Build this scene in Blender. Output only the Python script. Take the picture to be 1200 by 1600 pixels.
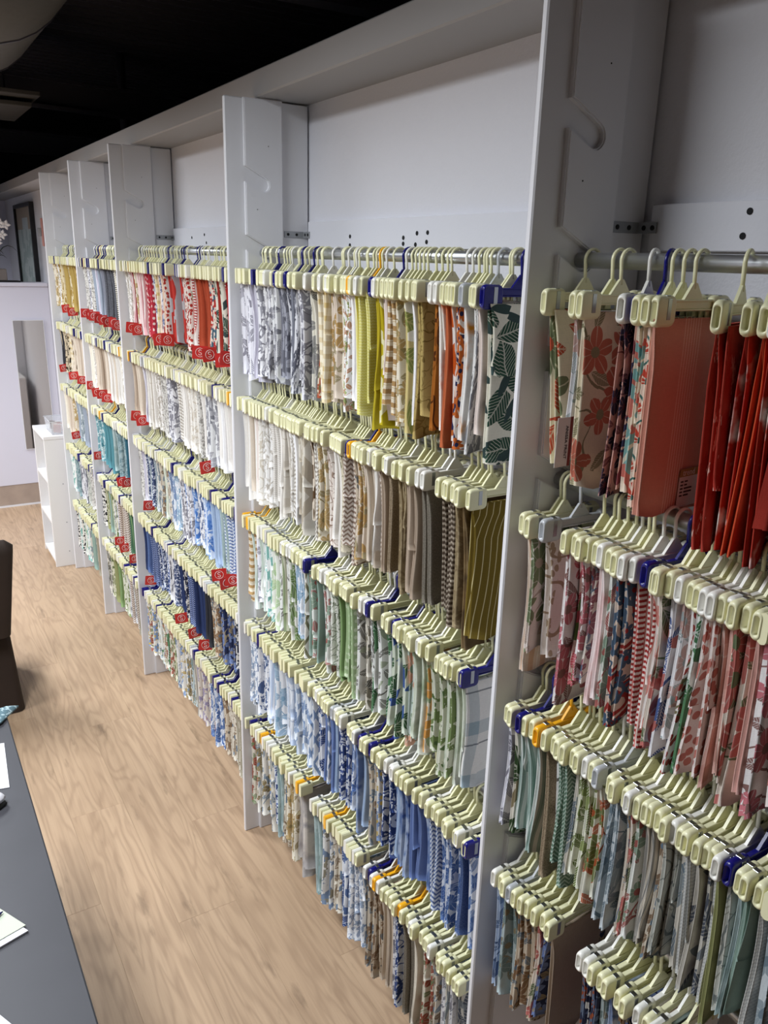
import bpy, bmesh, math, random
from mathutils import Vector, Matrix
random.seed(11)
for o in list(bpy.data.objects): bpy.data.objects.remove(o)
SC = bpy.context.scene
COL = SC.collection
PI = math.pi

# ------------------------------------------------------------------ camera
cam_d = bpy.data.cameras.new('camera'); cam = bpy.data.objects.new('camera', cam_d); COL.objects.link(cam)
right = Vector((0.85285, -0.52146, 0.02689)); down = Vector((-0.13524, -0.27035, -0.95322)); fwd = Vector((0.50434, 0.80931, -0.30109))
M = Matrix.Identity(4)
for i in range(3):
    M[i][0] = right[i]; M[i][1] = -down[i]; M[i][2] = -fwd[i]
M[0][3], M[1][3], M[2][3] = 0, 0, 2.0
cam.matrix_world = M
cam_d.sensor_fit = 'HORIZONTAL'; cam_d.sensor_width = 36; cam_d.lens = 36 * 1254 / 1200
cam_d.clip_start = 0.02
SC.camera = cam

# ------------------------------------------------------------------ light
W = bpy.data.worlds.new('world'); SC.world = W; W.use_nodes = True
W.node_tree.nodes['Background'].inputs[0].default_value = (0.8, 0.85, 1, 1)
W.node_tree.nodes['Background'].inputs[1].default_value = 0.05
def area(name, loc, sx, sy, power, col=(1, 0.98, 0.96), spread=160):
    d = bpy.data.lights.new(name, 'AREA'); d.shape = 'RECTANGLE'; d.size = sx; d.size_y = sy; d.energy = power; d.color = col
    d.spread = math.radians(spread)
    o = bpy.data.objects.new(name, d); COL.objects.link(o); o.location = loc
    return o
LC = (0.905, 0.95, 1.0)
area('ceiling_lamp', (-0.5, 1.68, 2.82), 0.5, 0.9, 42, LC)
area('ceiling_lamp.001', (-0.5, 4.1, 2.82), 0.5, 0.9, 44, LC)
area('ceiling_lamp.002', (-1.3, 6.0, 2.82), 0.5, 0.9, 62, LC)
area('ceiling_lamp.003', (-2.9, 2.65, 2.82), 0.5, 0.9, 62, LC)
SC.view_settings.view_transform = 'Standard'; SC.view_settings.look = 'None'
SC.view_settings.exposure = 0.62; SC.view_settings.gamma = 1; SC.view_settings.use_curve_mapping = False

# ------------------------------------------------------------------ helpers
def lin(h):
    r = []
    for i in (0, 2, 4):
        c = int(h[i:i + 2], 16) / 255
        r.append(c / 12.92 if c <= 0.04045 else ((c + 0.055) / 1.055) ** 2.4)
    return (*r, 1)
class NT:
    """tiny node-tree writer"""
    def __init__(s, name):
        s.m = bpy.data.materials.new(name); s.m.use_nodes = True; s.t = s.m.node_tree
        s.b = s.t.nodes['Principled BSDF']
    def n(s, typ, **kw):
        x = s.t.nodes.new(typ)
        for k, v in kw.items(): setattr(x, k, v)
        return x
    def put(s, sock, v):
        if isinstance(v, bpy.types.NodeSocket): s.t.links.new(v, sock)
        elif v is not None: sock.default_value = v
    def ma(s, op, a, b=None, c=None):
        x = s.n('ShaderNodeMath', operation=op)
        s.put(x.inputs[0], a); s.put(x.inputs[1], b); s.put(x.inputs[2], c)
        return x.outputs[0]
    def vm(s, op, a, b=None, out=0):
        x = s.n('ShaderNodeVectorMath', operation=op)
        s.put(x.inputs[0], a)
        if op == 'SCALE': s.put(x.inputs['Scale'], b)
        else: s.put(x.inputs[1], b)
        return x.outputs['Value'] if op == 'LENGTH' else x.outputs[0]
    def mix(s, f, a, b, mode='MIX'):
        x = s.n('ShaderNodeMix', data_type='RGBA', blend_type=mode)
        s.put(x.inputs[0], f); s.put(x.inputs[6], a); s.put(x.inputs[7], b)
        return x.outputs[2]
    def noise(s, v, sc, det=2, rough=0.5, dist=0):
        x = s.n('ShaderNodeTexNoise'); s.put(x.inputs['Vector'], v)
        x.inputs['Scale'].default_value = sc; x.inputs['Detail'].default_value = det
        x.inputs['Roughness'].default_value = rough; x.inputs['Distortion'].default_value = dist
        return x.outputs[0]
    def sep(s, v):
        x = s.n('ShaderNodeSeparateXYZ'); s.put(x.inputs[0], v); return x.outputs[0], x.outputs[1], x.outputs[2]
    def comb(s, a, b, c=0.0):
        x = s.n('ShaderNodeCombineXYZ'); s.put(x.inputs[0], a); s.put(x.inputs[1], b); s.put(x.inputs[2], c); return x.outputs[0]
    def bump(s, h, st=0.2, d=0.002):
        x = s.n('ShaderNodeBump'); s.put(x.inputs['Height'], h); x.inputs['Strength'].default_value = st; x.inputs['Distance'].default_value = d
        s.t.links.new(x.outputs[0], s.b.inputs['Normal'])
def mat(name, col, rough=0.5, metal=0.0, bump=None, var=0.0, spec=None, trans=0.0, alpha=1.0):
    t = NT(name); c = lin(col) if isinstance(col, str) else col
    t.b.inputs['Base Color'].default_value = c; t.b.inputs['Roughness'].default_value = rough; t.b.inputs['Metallic'].default_value = metal
    if spec is not None: t.b.inputs['Specular IOR Level'].default_value = spec
    if trans: t.b.inputs['Transmission Weight'].default_value = trans; t.b.inputs['IOR'].default_value = 1.3
    if alpha < 1: t.b.inputs['Alpha'].default_value = alpha
    co = t.n('ShaderNodeTexCoord').outputs['Object']
    if bump: t.bump(t.noise(co, bump[0], 4), bump[1], bump[2] if len(bump) > 2 else 0.002)
    if var:
        nz = t.noise(co, 9, 4)
        t.put(t.b.inputs['Base Color'], t.mix(nz, tuple(x * (1 - var) for x in c[:3]) + (1,), tuple(min(1, x * (1 + var)) for x in c[:3]) + (1,)))
    return t.m
class MB:
    """collects boxes, tubes, prisms; build() links them as one mesh object"""
    def __init__(s): s.v = []; s.f = []; s.sm = []
    def add(s, vs, fs, smooth=False):
        o = len(s.v); s.v += [tuple(p) for p in vs]; s.f += [tuple(i + o for i in f) for f in fs]; s.sm += [smooth] * len(fs); return s
    def box(s, x0, x1, y0, y1, z0, z1):
        return s.add([(x0, y0, z0), (x1, y0, z0), (x1, y1, z0), (x0, y1, z0), (x0, y0, z1), (x1, y0, z1), (x1, y1, z1), (x0, y1, z1)],
                     [(0, 3, 2, 1), (4, 5, 6, 7), (0, 1, 5, 4), (1, 2, 6, 5), (2, 3, 7, 6), (3, 0, 4, 7)])
    def cbox(s, x0, x1, y0, y1, z0, z1, b):
        """box with chamfered edges"""
        bm = bmesh.new(); bmesh.ops.create_cube(bm, size=1)
        for v in bm.verts:
            v.co = ((x0 + x1) / 2 + v.co.x * (x1 - x0), (y0 + y1) / 2 + v.co.y * (y1 - y0), (z0 + z1) / 2 + v.co.z * (z1 - z0))
        bmesh.ops.bevel(bm, geom=list(bm.edges), offset=b, segments=1, affect='EDGES')
        bm.verts.ensure_lookup_table()
        s.add([v.co[:] for v in bm.verts], [tuple(v.index for v in f.verts) for f in bm.faces]); bm.free(); return s
    def tube(s, pts, rad, n=8, cap=True, smooth=True, flat=1.0, up=None):
        P = [Vector(p) for p in pts]; R = rad if isinstance(rad, (list, tuple)) else [rad] * len(P)
        o = len(s.v); prev = None
        for i, p in enumerate(P):
            d = (P[min(i + 1, len(P) - 1)] - P[max(i - 1, 0)]).normalized()
            if up is not None: a = Vector(up)
            elif prev is None: a = Vector((0, 0, 1)) if abs(d.z) < 0.9 else Vector((1, 0, 0))
            else: a = prev
            a = (a - d * a.dot(d)).normalized(); prev = a; b = d.cross(a)
            for k in range(n):
                t = 2 * PI * k / n
                s.v.append(tuple(p + a * math.cos(t) * R[i] * flat + b * math.sin(t) * R[i]))
        for i in range(len(P) - 1):
            for k in range(n):
                s.f.append((o + i * n + k, o + i * n + (k + 1) % n, o + (i + 1) * n + (k + 1) % n, o + (i + 1) * n + k)); s.sm.append(smooth)
        if cap:
            s.f.append(tuple(o + k for k in reversed(range(n)))); s.sm.append(False)
            e = o + (len(P) - 1) * n; s.f.append(tuple(e + k for k in range(n))); s.sm.append(False)
        return s
    def prism(s, poly, axis, a0, a1):
        """extrude 2-D polygon; axis 'y': poly is (x,z); 'x': (y,z); 'z': (x,y)"""
        def P(q, a): return {'y': (q[0], a, q[1]), 'x': (a, q[0], q[1]), 'z': (q[0], q[1], a)}[axis]
        n = len(poly); vs = [P(q, a0) for q in poly] + [P(q, a1) for q in poly]
        fs = [tuple(range(n)), tuple(reversed(range(n, 2 * n)))] + [(i, i + n, (i + 1) % n + n, (i + 1) % n) for i in range(n)]
        return s.add(vs, fs)
    def mesh(s, name):
        me = bpy.data.meshes.new(name); me.from_pydata(s.v, [], s.f); me.polygons.foreach_set('use_smooth', s.sm)
        bm = bmesh.new(); bm.from_mesh(me); bmesh.ops.recalc_face_normals(bm, faces=bm.faces); bm.to_mesh(me); bm.free()
        return me
    def build(s, name, m, parent=None, loc=None):
        me = s.mesh(name); me.materials.append(m); return link(name, me, parent, loc)
def link(name, me, parent=None, loc=None, rz=0):
    o = bpy.data.objects.new(name, me); COL.objects.link(o)
    if parent: o.parent = parent
    if loc: o.location = loc
    if rz: o.rotation_euler.z = rz
    return o
def tag(o, label, cat, group=None):
    o['label'] = label; o['category'] = cat
    if group: o['group'] = group
    return o
def struct(o, label=None):
    o['kind'] = 'structure'
    if label: o['label'] = label
    return o
def empty(name, loc, rz=0):
    return link(name, None, None, loc, rz)
def rrect(w, h, r, n=4, cx=0, cy=0):
    out = []
    for (sx, sy, a0) in ((1, 1, 0), (-1, 1, 90), (-1, -1, 180), (1, -1, 270)):
        for k in range(n + 1):
            a = math.radians(a0 + 90 * k / n)
            out.append((cx + sx * (w / 2 - r) + r * math.cos(a), cy + sy * (h / 2 - r) + r * math.sin(a)))
    return out
ORD = 'first second third fourth fifth sixth seventh eighth ninth tenth eleventh twelfth thirteenth fourteenth fifteenth sixteenth seventeenth eighteenth nineteenth'.split()
TENS = {2: 'twent', 3: 'thirt', 4: 'fort', 5: 'fift', 6: 'sixt', 7: 'sevent'}
def ordinal(n):
    if n < 20: return ORD[n - 1]
    t, u = divmod(n, 10)
    return TENS[t] + 'ieth' if u == 0 else TENS[t] + 'y-' + ORD[u - 1]
def text_mesh(body, size, extrude=0.0002, bold=False):
    cu = bpy.data.curves.new('t', 'FONT'); cu.body = body; cu.size = size; cu.extrude = extrude; cu.align_x = 'CENTER'; cu.align_y = 'CENTER'; cu.resolution_u = 2
    o = bpy.data.objects.new('t', cu); COL.objects.link(o)
    me = bpy.data.meshes.new_from_object(o.evaluated_get(bpy.context.evaluated_depsgraph_get()))
    bpy.data.objects.remove(o); bpy.data.curves.remove(cu); return me

# ------------------------------------------------------------------ dimensions
XF, XW = 0.886, 1.15               # front edge of the divider panels, back wall
PY = [1.012, 2.312, 3.616, 4.423, 5.232]   # near faces of the dividers
HT = 2.415
XR = 0.995
RZ = [2.006, 1.635, 1.264, 0.893, 0.522]
ROWN = ['top', 'second', 'third', 'fourth', 'bottom']

# ------------------------------------------------------------------ surface materials
def paint(name, col, rough, peel=0.0):
    t = NT(name); t.b.inputs['Roughness'].default_value = rough
    co = t.n('ShaderNodeTexCoord').outputs['Object']
    a = t.noise(co, 2.2, 3); c = lin(col)
    t.put(t.b.inputs['Base Color'], t.mix(a, tuple(x * 0.96 for x in c[:3]) + (1,), c))
    if peel: t.bump(t.noise(co, 130, 3), peel, 0.003)
    return t.m
M_wall = paint('white_wall_paint', 'dcdce2', 0.65, 0.35)
M_panel = paint('white_satin_paint', 'e4e4e8', 0.38, 0.04)
M_board = paint('white_board_paint', 'dfdfe6', 0.5, 0.08)
M_cap = paint('grey_beam_paint', '9b9998', 0.6, 0.05)
M_far = paint('white_partition_paint', 'd9d8e4', 0.6, 0.05)
M_black = mat('black_ceiling_paint', '4c4c56', 0.8, bump=(30, 0.3))
M_blackb = mat('black_steel_paint', '4c4c56', 0.5)
M_side = mat('rough_room_wall', '656361', 0.8)
M_steel = mat('galvanised_steel', 'd2d4d6', 0.36, 1.0, bump=(60, 0.06))
M_strap = mat('zinc_strap', 'a5a7aa', 0.5, 0.6)
M_hole = mat('dark_hole', '1a1a1c', 0.9)
def wood(name):
    t = NT(name); tc = t.n('ShaderNodeTexCoord').outputs['Object']
    oi = t.n('ShaderNodeObjectInfo').outputs['Random']
    off = t.comb(t.ma('MULTIPLY', oi, 37.0), t.ma('MULTIPLY', oi, 91.0), t.ma('MULTIPLY', oi, 53.0))
    p = t.vm('ADD', tc, off)
    x, y, z = t.sep(p)
    warp = t.noise(t.comb(t.ma('MULTIPLY', x, 8.0), t.ma('MULTIPLY', y, 1.0)), 1.0, 3, 0.5, 0.3)
    ring = t.ma('SINE', t.ma('ADD', t.ma('MULTIPLY', warp, 75.0), t.ma('MULTIPLY', x, 10.0)))
    ringm = t.ma('POWER', t.ma('MULTIPLY_ADD', ring, 0.5, 0.5), 2.5)
    fine = t.noise(t.comb(t.ma('MULTIPLY', x, 190.0), t.ma('MULTIPLY', y, 5.0)), 1.0, 4, 0.65)
    big = t.noise(t.comb(t.ma('MULTIPLY', x, 9.0), t.ma('MULTIPLY', y, 1.0)), 1.0, 3)
    knot = t.noise(t.comb(t.ma('MULTIPLY', x, 16.0), t.ma('MULTIPLY', y, 3.0), 4.0), 1.0, 5, 0.6)
    streak = t.noise(t.comb(t.ma('MULTIPLY', x, 42.0), t.ma('MULTIPLY', y, 1.6), 7.0), 1.0, 4, 0.6)
    c = t.mix(big, lin('b39679'), lin('d4b798'))
    c = t.mix(t.ma('MULTIPLY', ringm, 0.33), c, lin('8a6f58'))
    sr = t.n('ShaderNodeMapRange'); t.put(sr.inputs[0], streak); sr.inputs[1].default_value = 0.45; sr.inputs[2].default_value = 0.72
    c = t.mix(t.ma('MULTIPLY', sr.outputs[0], 0.42), c, lin('836750'))
    c = t.mix(t.ma('MULTIPLY', fine, 0.4), c, lin('9c8067'))
    kr = t.n('ShaderNodeMapRange'); t.put(kr.inputs[0], knot); kr.inputs[1].default_value = 0.60; kr.inputs[2].default_value = 0.74
    c = t.mix(t.ma('MULTIPLY', kr.outputs[0], 0.65), c, lin('64503e'))
    hs = t.n('ShaderNodeHueSaturation'); t.put(hs.inputs['Color'], c); t.put(hs.inputs['Value'], t.ma('MULTIPLY_ADD', oi, 0.05, 0.96))
    t.put(t.b.inputs['Base Color'], hs.outputs[0])
    t.b.inputs['Roughness'].default_value = 0.42
    t.bump(fine, 0.06, 0.001)
    return t.m
M_wood = wood('light_oak_planks')

# ------------------------------------------------------------------ the setting
fl = struct(MB().box(-4, 4.2, -3, 11.2, -0.12, -0.004).build('floor', M_wood), 'light oak plank floor of the aisle')
pw, plen = 0.19, 1.26
plank_me = MB().cbox(-pw / 2 + 0.0001, pw / 2 - 0.0001, -plen / 2 + 0.0001, plen / 2 - 0.0001, -0.003, 0, 0.0004).mesh('plank'); plank_me.materials.append(M_wood)
ix = 0; xx = 1.02
while xx > -0.75:
    y0 = 0.4 - [0.0, 0.46, 0.9, 0.23, 0.7][ix % 5]
    while y0 < 7.4:
        link('plank', plank_me, fl, (xx, y0 + plen / 2, 0)); y0 += plen
    xx -= pw; ix += 1
struct(MB().box(XW, XW + 0.12, -3, 8.8, 0, 2.487).build('wall_right', M_wall), 'white wall behind the hanging rails')
cap = MB().cbox(0.978, XW + 0.12, -3, 8.8, HT + 0.004, 2.487, 0.004)
struct(cap.build('trim_1', M_cap), 'grey beam capping the white wall above the dividers')
struct(MB().box(-4, XW, 8.7, 8.8, 0, 2.487).build('wall_back', M_far), 'white wall beyond the low partition')
struct(MB().box(-4.1, -4, -3, 11.2, 0, 3.75).build('wall_left', M_side), 'far side wall of the shop')
struct(MB().box(-4.1, 4.3, -3.1, -3, 0, 3.75).build('wall_front', M_side), 'shop wall behind the viewer')
struct(MB().box(-4, 4.3, 11.2, 11.3, 0, 3.75).build('wall_beyond', M_black), 'black wall in the space beyond')
struct(MB().box(4.2, 4.3, -3, 11.2, 0, 3.75).build('wall_outer', M_black), 'black wall beyond the display wall')
ce = struct(MB().box(-4.1, 4.3, -3.1, 11.3, 3.75, 3.85).build('ceiling', M_black), 'black ceiling with corrugated steel deck')
rib = MB().prism([(-0.035, 0), (-0.02, -0.04), (0.02, -0.04), (0.035, 0)], 'x', -4, 4.2).mesh('deck_rib'); rib.materials.append(M_blackb)
for k in range(60): link('deck_rib', rib, ce, (0, 2.0 + k * 0.155, 3.75))
# low partition with ledge
pt = struct(MB().box(-4, XW - 0.002, 6.85, 6.97, 0.18, 1.72).build('wall_partition', M_far), 'white low partition wall with a mirror')
struct(MB().cbox(-4, XW - 0.002, 6.838, 7.0, 1.722, 1.752, 0.004).build('trim_2', M_far), 'white ledge on top of the low partition')
M_bb = mat('grey_oak_veneer', 'a8978a', 0.45, var=0.25)
struct(MB().box(-4, XW - 0.002, 6.853, 6.968, 0.012, 0.178).build('baseboard_back', M_bb), 'grey-brown wood-look base of the partition')
struct(MB().box(-4, XW - 0.002, 6.846, 6.852, 0.0, 0.014).build('trim_3', M_panel), 'thin white strip along the partition base')
# backing boards on the wall of each bay
bays = [(-0.9, 0.992), (1.06, 2.29), (2.36, 3.594), (3.66, 4.40), (4.47, 5.21)]
hole = MB().tube([(0, 0, 0), (0.0016, 0, 0)], 0.0052, 10).mesh('screw_hole'); hole.materials.append(M_hole)
HOLES = {0: [(0.806, 2.082), (0.812, 2.047), (0.66, 2.06), (0.45, 2.075)],
         1: [(2.03, 2.055), (2.03, 2.032), (1.76, 2.05), (1.76, 2.036), (1.70, 2.06), (1.705, 2.034), (1.655, 2.061), (1.658, 2.04), (1.262, 2.068), (1.262, 2.05), (1.185, 2.078), (1.185, 2.064)],
         2: [(3.35, 2.06), (3.2, 2.07), (3.18, 2.04), (2.9, 2.065), (2.87, 2.05), (2.6, 2.04)], 3: [(4.2, 2.06)], 4: [(5.0, 2.06)]}
for i, (a, b) in enumerate(bays):
    o = struct(MB().cbox(XW - 0.019, XW - 0.0005, a, b, 2.024, 2.098, 0.0015).build('trim_%d' % (4 + i), M_board), 'white backing board on the wall behind the top rail')
    for (y, z) in HOLES[i]: link('screw_hole', hole, o, (XW - 0.0203, y, z))
# wall faces between posts: lower backing rails for the other rows, seen between the samples
for i, (a, b) in enumerate(bays):
    for r in (2, 4):
        struct(MB().box(XW - 0.019, XW - 0.0005, a, b, RZ[r] + 0.01, RZ[r] + 0.085).build('trim_%d' % (10 + i * 2 + r // 2), M_board), 'white backing board on the wall lower down')

# ------------------------------------------------------------------ dividers
def plate_poly():
    """slotted plate outline in (x,z): slots open at the front, run down and back to a round end"""
    xe, xb = 0.940, 1.056
    pts = [(xb, 0.0), (xe, 0.0)]
    cs = []
    z = RZ[0] + 0.1855
    while z > 0.3: cs.append(z); z -= 0.1855
    for cz in reversed(cs):
        cx, r = 0.995, 0.0185
        d = Vector((-0.891, 0.454)); nrm = Vector((0.454, 0.891))    # slot axis going up and to the front
        def edge(side):
            p = Vector((cx, cz)) + nrm * r * side; t = (xe - p.x) / d.x; return (xe, p.y + t * d.y)
        lo, hi = edge(-1), edge(1)
        c = Vector((cx, cz))
        pts.append(lo)
        for k in range(9):
            a = -PI + PI * k / 8
            q = c + nrm * math.cos(a) * r + d * math.sin(a) * r
            pts.append((q.x, q.y))
        pts.append(hi)
    pts += [(xe, HT), (xb, HT)]
    return pts
def tri_prism(poly, y0, y1, bev=0.0025):
    bm = bmesh.new(); vs = [bm.verts.new((p[0], y1, p[1])) for p in poly]; f = bm.faces.new(vs)
    ex = bmesh.ops.extrude_face_region(bm, geom=[f]); nv = [g for g in ex['geom'] if isinstance(g, bmesh.types.BMVert)]
    bmesh.ops.translate(bm, verts=nv, vec=(0, y0 - y1, 0))
    ee = [e for e in bm.edges if all(abs(v.co.y - y0) < 1e-6 for v in e.verts)]
    bmesh.ops.bevel(bm, geom=ee, offset=bev, segments=2, affect='EDGES')
    bmesh.ops.triangulate(bm, faces=[f for f in bm.faces if len(f.verts) > 4])
    bmesh.ops.recalc_face_normals(bm, faces=bm.faces)
    me = bpy.data.meshes.new('slotted_plate'); bm.to_mesh(me); bm.free(); return me
plate_me = tri_prism(plate_poly(), -0.011, 0.0); plate_me.materials.append(M_panel)
board_me = MB().cbox(XF, 1.058, 0.0, 0.013, 0, HT, 0.0025).mesh('board'); board_me.materials.append(M_panel)
post_me = MB().cbox(1.06, XW - 0.005, 0.006, 0.048, 0, HT, 0.002).mesh('post'); post_me.materials.append(M_panel)
strap = MB().cbox(1.04, XW - 0.021, -0.0125, -0.0107, 0, 0.014, 0.0004)
strap_me = MB().cbox(1.066, XW - 0.022, 0.0035, 0.0058, 2.052, 2.070, 0.0005).cbox(XW - 0.0225, XW - 0.02, -0.036, 0.0058, 2.052, 2.070, 0.0005).mesh('mounting_strap'); strap_me.materials.append(M_strap)
sh_me = MB().tube([(0, 0, 0), (0, -0.0012, 0)], 0.0042, 10).mesh('strap_hole'); sh_me.materials.append(M_hole)
sx_me = MB().tube([(0, 0, 0), (-0.0012, 0, 0)], 0.0042, 10).mesh('strap_hole'); sx_me.materials.append(M_hole)
nh_me = MB().tube([(0, 0, 0), (0, -0.0008, 0)], 0.0014, 8).mesh('nail_hole'); nh_me.materials.append(M_hole)
DNAMES = ['nearest tall white slotted divider at right of the photo', 'second tall white slotted divider, beside the grey and white samples',
          'third tall white slotted divider, beside the pink samples', 'fourth tall white slotted divider, beside the grey samples', 'farthest tall white slotted divider, beside the white bookcase']
for i, y in enumerate(PY):
    e = tag(empty('shelf_divider', (0, y, 0)), DNAMES[i], 'divider', 'slotted divider panels along the wall')
    link('board', board_me, e); pl = link('slotted_plate', plate_me, e)
    po = link('post', post_me, e); st = link('mounting_strap', strap_me, e)
    for hx in (1.078, 1.106): link('strap_hole', sh_me, st, (hx, 0.0036, 2.061))
    for hy in (-0.010, -0.028): link('strap_hole', sx_me, st, (XW - 0.0224, hy, 2.061))
    for (hx, hz) in ((1.012, 2.295), (0.975, 2.125)):
        link('nail_hole', nh_me, pl, (hx, -0.0106, hz))

# ------------------------------------------------------------------ rails
spans = [(0.0, PY[0] - 0.001)] + [(PY[i] + 0.0135, PY[i + 1] - 0.001) for i in range(4)]
BAYN = ['right of the nearest divider', 'between the nearest and second dividers', 'between the second and third dividers', 'between the third and fourth dividers', 'between the fourth and farthest dividers']
for b, (a, c) in enumerate(spans):
    for r in range(5):
        me = MB().tube([(0, 0, 0), (0, c - a, 0)], 0.0125, 14)
        tag(me.build('hanging_rail', M_steel, None, (XR, a, RZ[r])), 'round steel rail, %s of five, %s' % (ROWN[r], BAYN[b]), 'rail', 'steel rails carrying the fabric hangers')

# ------------------------------------------------------------------ hangers
HM = {'c': mat('cream_plastic', 'e9e6be', 0.34), 'w': mat('white_plastic', 'eceae2', 0.34), 'n': mat('navy_plastic', '14146e', 0.25), 'y': mat('amber_plastic', 'f5b21e', 0.3)}
t = NT('clear_plastic'); t.b.inputs['Base Color'].default_value = lin('dfe2e6'); t.b.inputs['Roughness'].default_value = 0.2
t.b.inputs['Transmission Weight'].default_value = 0.35; HM['t'] = t.m
HN = {'c': 'cream', 'w': 'white', 'n': 'navy blue', 'y': 'amber yellow', 't': 'translucent clear'}
M_spring = mat('spring_metal', 'b4b8bb', 0.3, 1.0)
XH = -0.0125                      # hanger centre line relative to the rail axis
def hook_mb(lo=False):
    n = 4 if lo else 8; k = 5 if lo else 10
    pts = [(XH, 0, -0.036), (XH - 0.002, 0, -0.016), (-0.0165, 0, 0)] + [(-0.0165 * math.cos(PI * i / k), 0, 0.0165 * math.sin(PI * i / k)) for i in range(1, k + 1)] + [(0.0158, 0, -0.006)]
    return MB().tube(pts, 0.0031, n, flat=0.8)
def bar_mb(lo=False):
    m = MB()
    tri = [(XH - 0.024, -0.052), (XH + 0.024, -0.052), (XH + 0.0045, -0.028), (XH - 0.0045, -0.028)]
    m.prism(tri, 'y', -0.0022, 0.0022)
    if lo: m.box(XH - 0.055, XH + 0.055, -0.003, 0.003, -0.064, -0.051)
    else:
        m.cbox(XH - 0.055, XH + 0.055, -0.0018, 0.0018, -0.0635, -0.0515, 0.0008)
        m.cbox(XH - 0.055, XH + 0.055, -0.0042, 0.0042, -0.0535, -0.0505, 0.0008).cbox(XH - 0.055, XH + 0.055, -0.0035, 0.0035, -0.066, -0.0635, 0.0008)
    return m
def clip_mb(lo=False):
    """oval ring section (y,z) extruded along x, recessed inside; centred on x=0"""
    m = MB(); n = 2 if lo else 4
    out = rrect(0.0138, 0.043, 0.0062, n); inn = rrect(0.0085, 0.034, 0.0038, n); N = len(out); h = 0.0205
    if lo:
        return m.prism([(a, b) for a, b in out], 'x', -h, h)
    rings = []
    for (poly, x) in ((out, -h + 0.0075), (rrect(0.0138, 0.0405, 0.0062, n), -h + 0.003), (rrect(0.0134, 0.036, 0.006, n), -h + 0.0008), (rrect(0.0126, 0.033, 0.0057, n), -h), (rrect(0.0082, 0.0275, 0.0038, n), -h), (rrect(0.0068, 0.0255, 0.0031, n), -h + 0.012)): rings.append([(x, a, b) for a, b in poly])
    back = [[(-x, a, b) for x, a, b in r] for r in rings]
    o = len(m.v); seq = list(reversed(rings)) + back
    for r in seq: m.v += r
    for i in range(len(seq) - 1):
        for k in range(N): m.f.append((o + i * N + k, o + i * N + (k + 1) % N, o + (i + 1) * N + (k + 1) % N, o + (i + 1) * N + k)); m.sm.append(True)
    m.f.append(tuple(o + k for k in range(N))); m.sm.append(False)
    e = o + (len(seq) - 1) * N; m.f.append(tuple(e + k for k in reversed(range(N)))); m.sm.append(False)
    return m
def spring_mb(lo=False):
    if lo: return MB().box(-0.004, 0.004, -0.0058, 0.0058, 0.006, 0.0222)
    return MB().cbox(-0.0042, 0.0042, -0.0075, -0.0066, -0.011, 0.0170, 0.0003).cbox(-0.0042, 0.0042, 0.0066, 0.0075, -0.011, 0.0170, 0.0003).cbox(-0.0042, 0.0042, -0.0045, 0.0045, 0.0208, 0.0219, 0.0003)
CX = 0.066; CZ = -0.066
ME = {}
for k in HM:
    for nm, f in (('hook', hook_mb), ('bar', bar_mb), ('clip', clip_mb)):
        me = f().mesh(nm); me.materials.append(HM[k]); ME[nm, k] = me
me = spring_mb().mesh('spring'); me.materials.append(M_spring); ME['spring'] = me
def hanger(code, loc, rz, rx):
    e = empty('clip_hanger', loc); e.rotation_euler = (0, 0, rz)
    link('hook', ME['hook', code], e); link('bar', ME['bar', code], e)
    for sgn in (-1, 1):
        c = link('clip', ME['clip', code], e, (XH + sgn * CX, 0, CZ))
        s = link('spring', ME['spring'], c, (-sgn * 0.0045, 0, 0)); s['label'] = 'shiny metal spring band'
    return e

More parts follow.
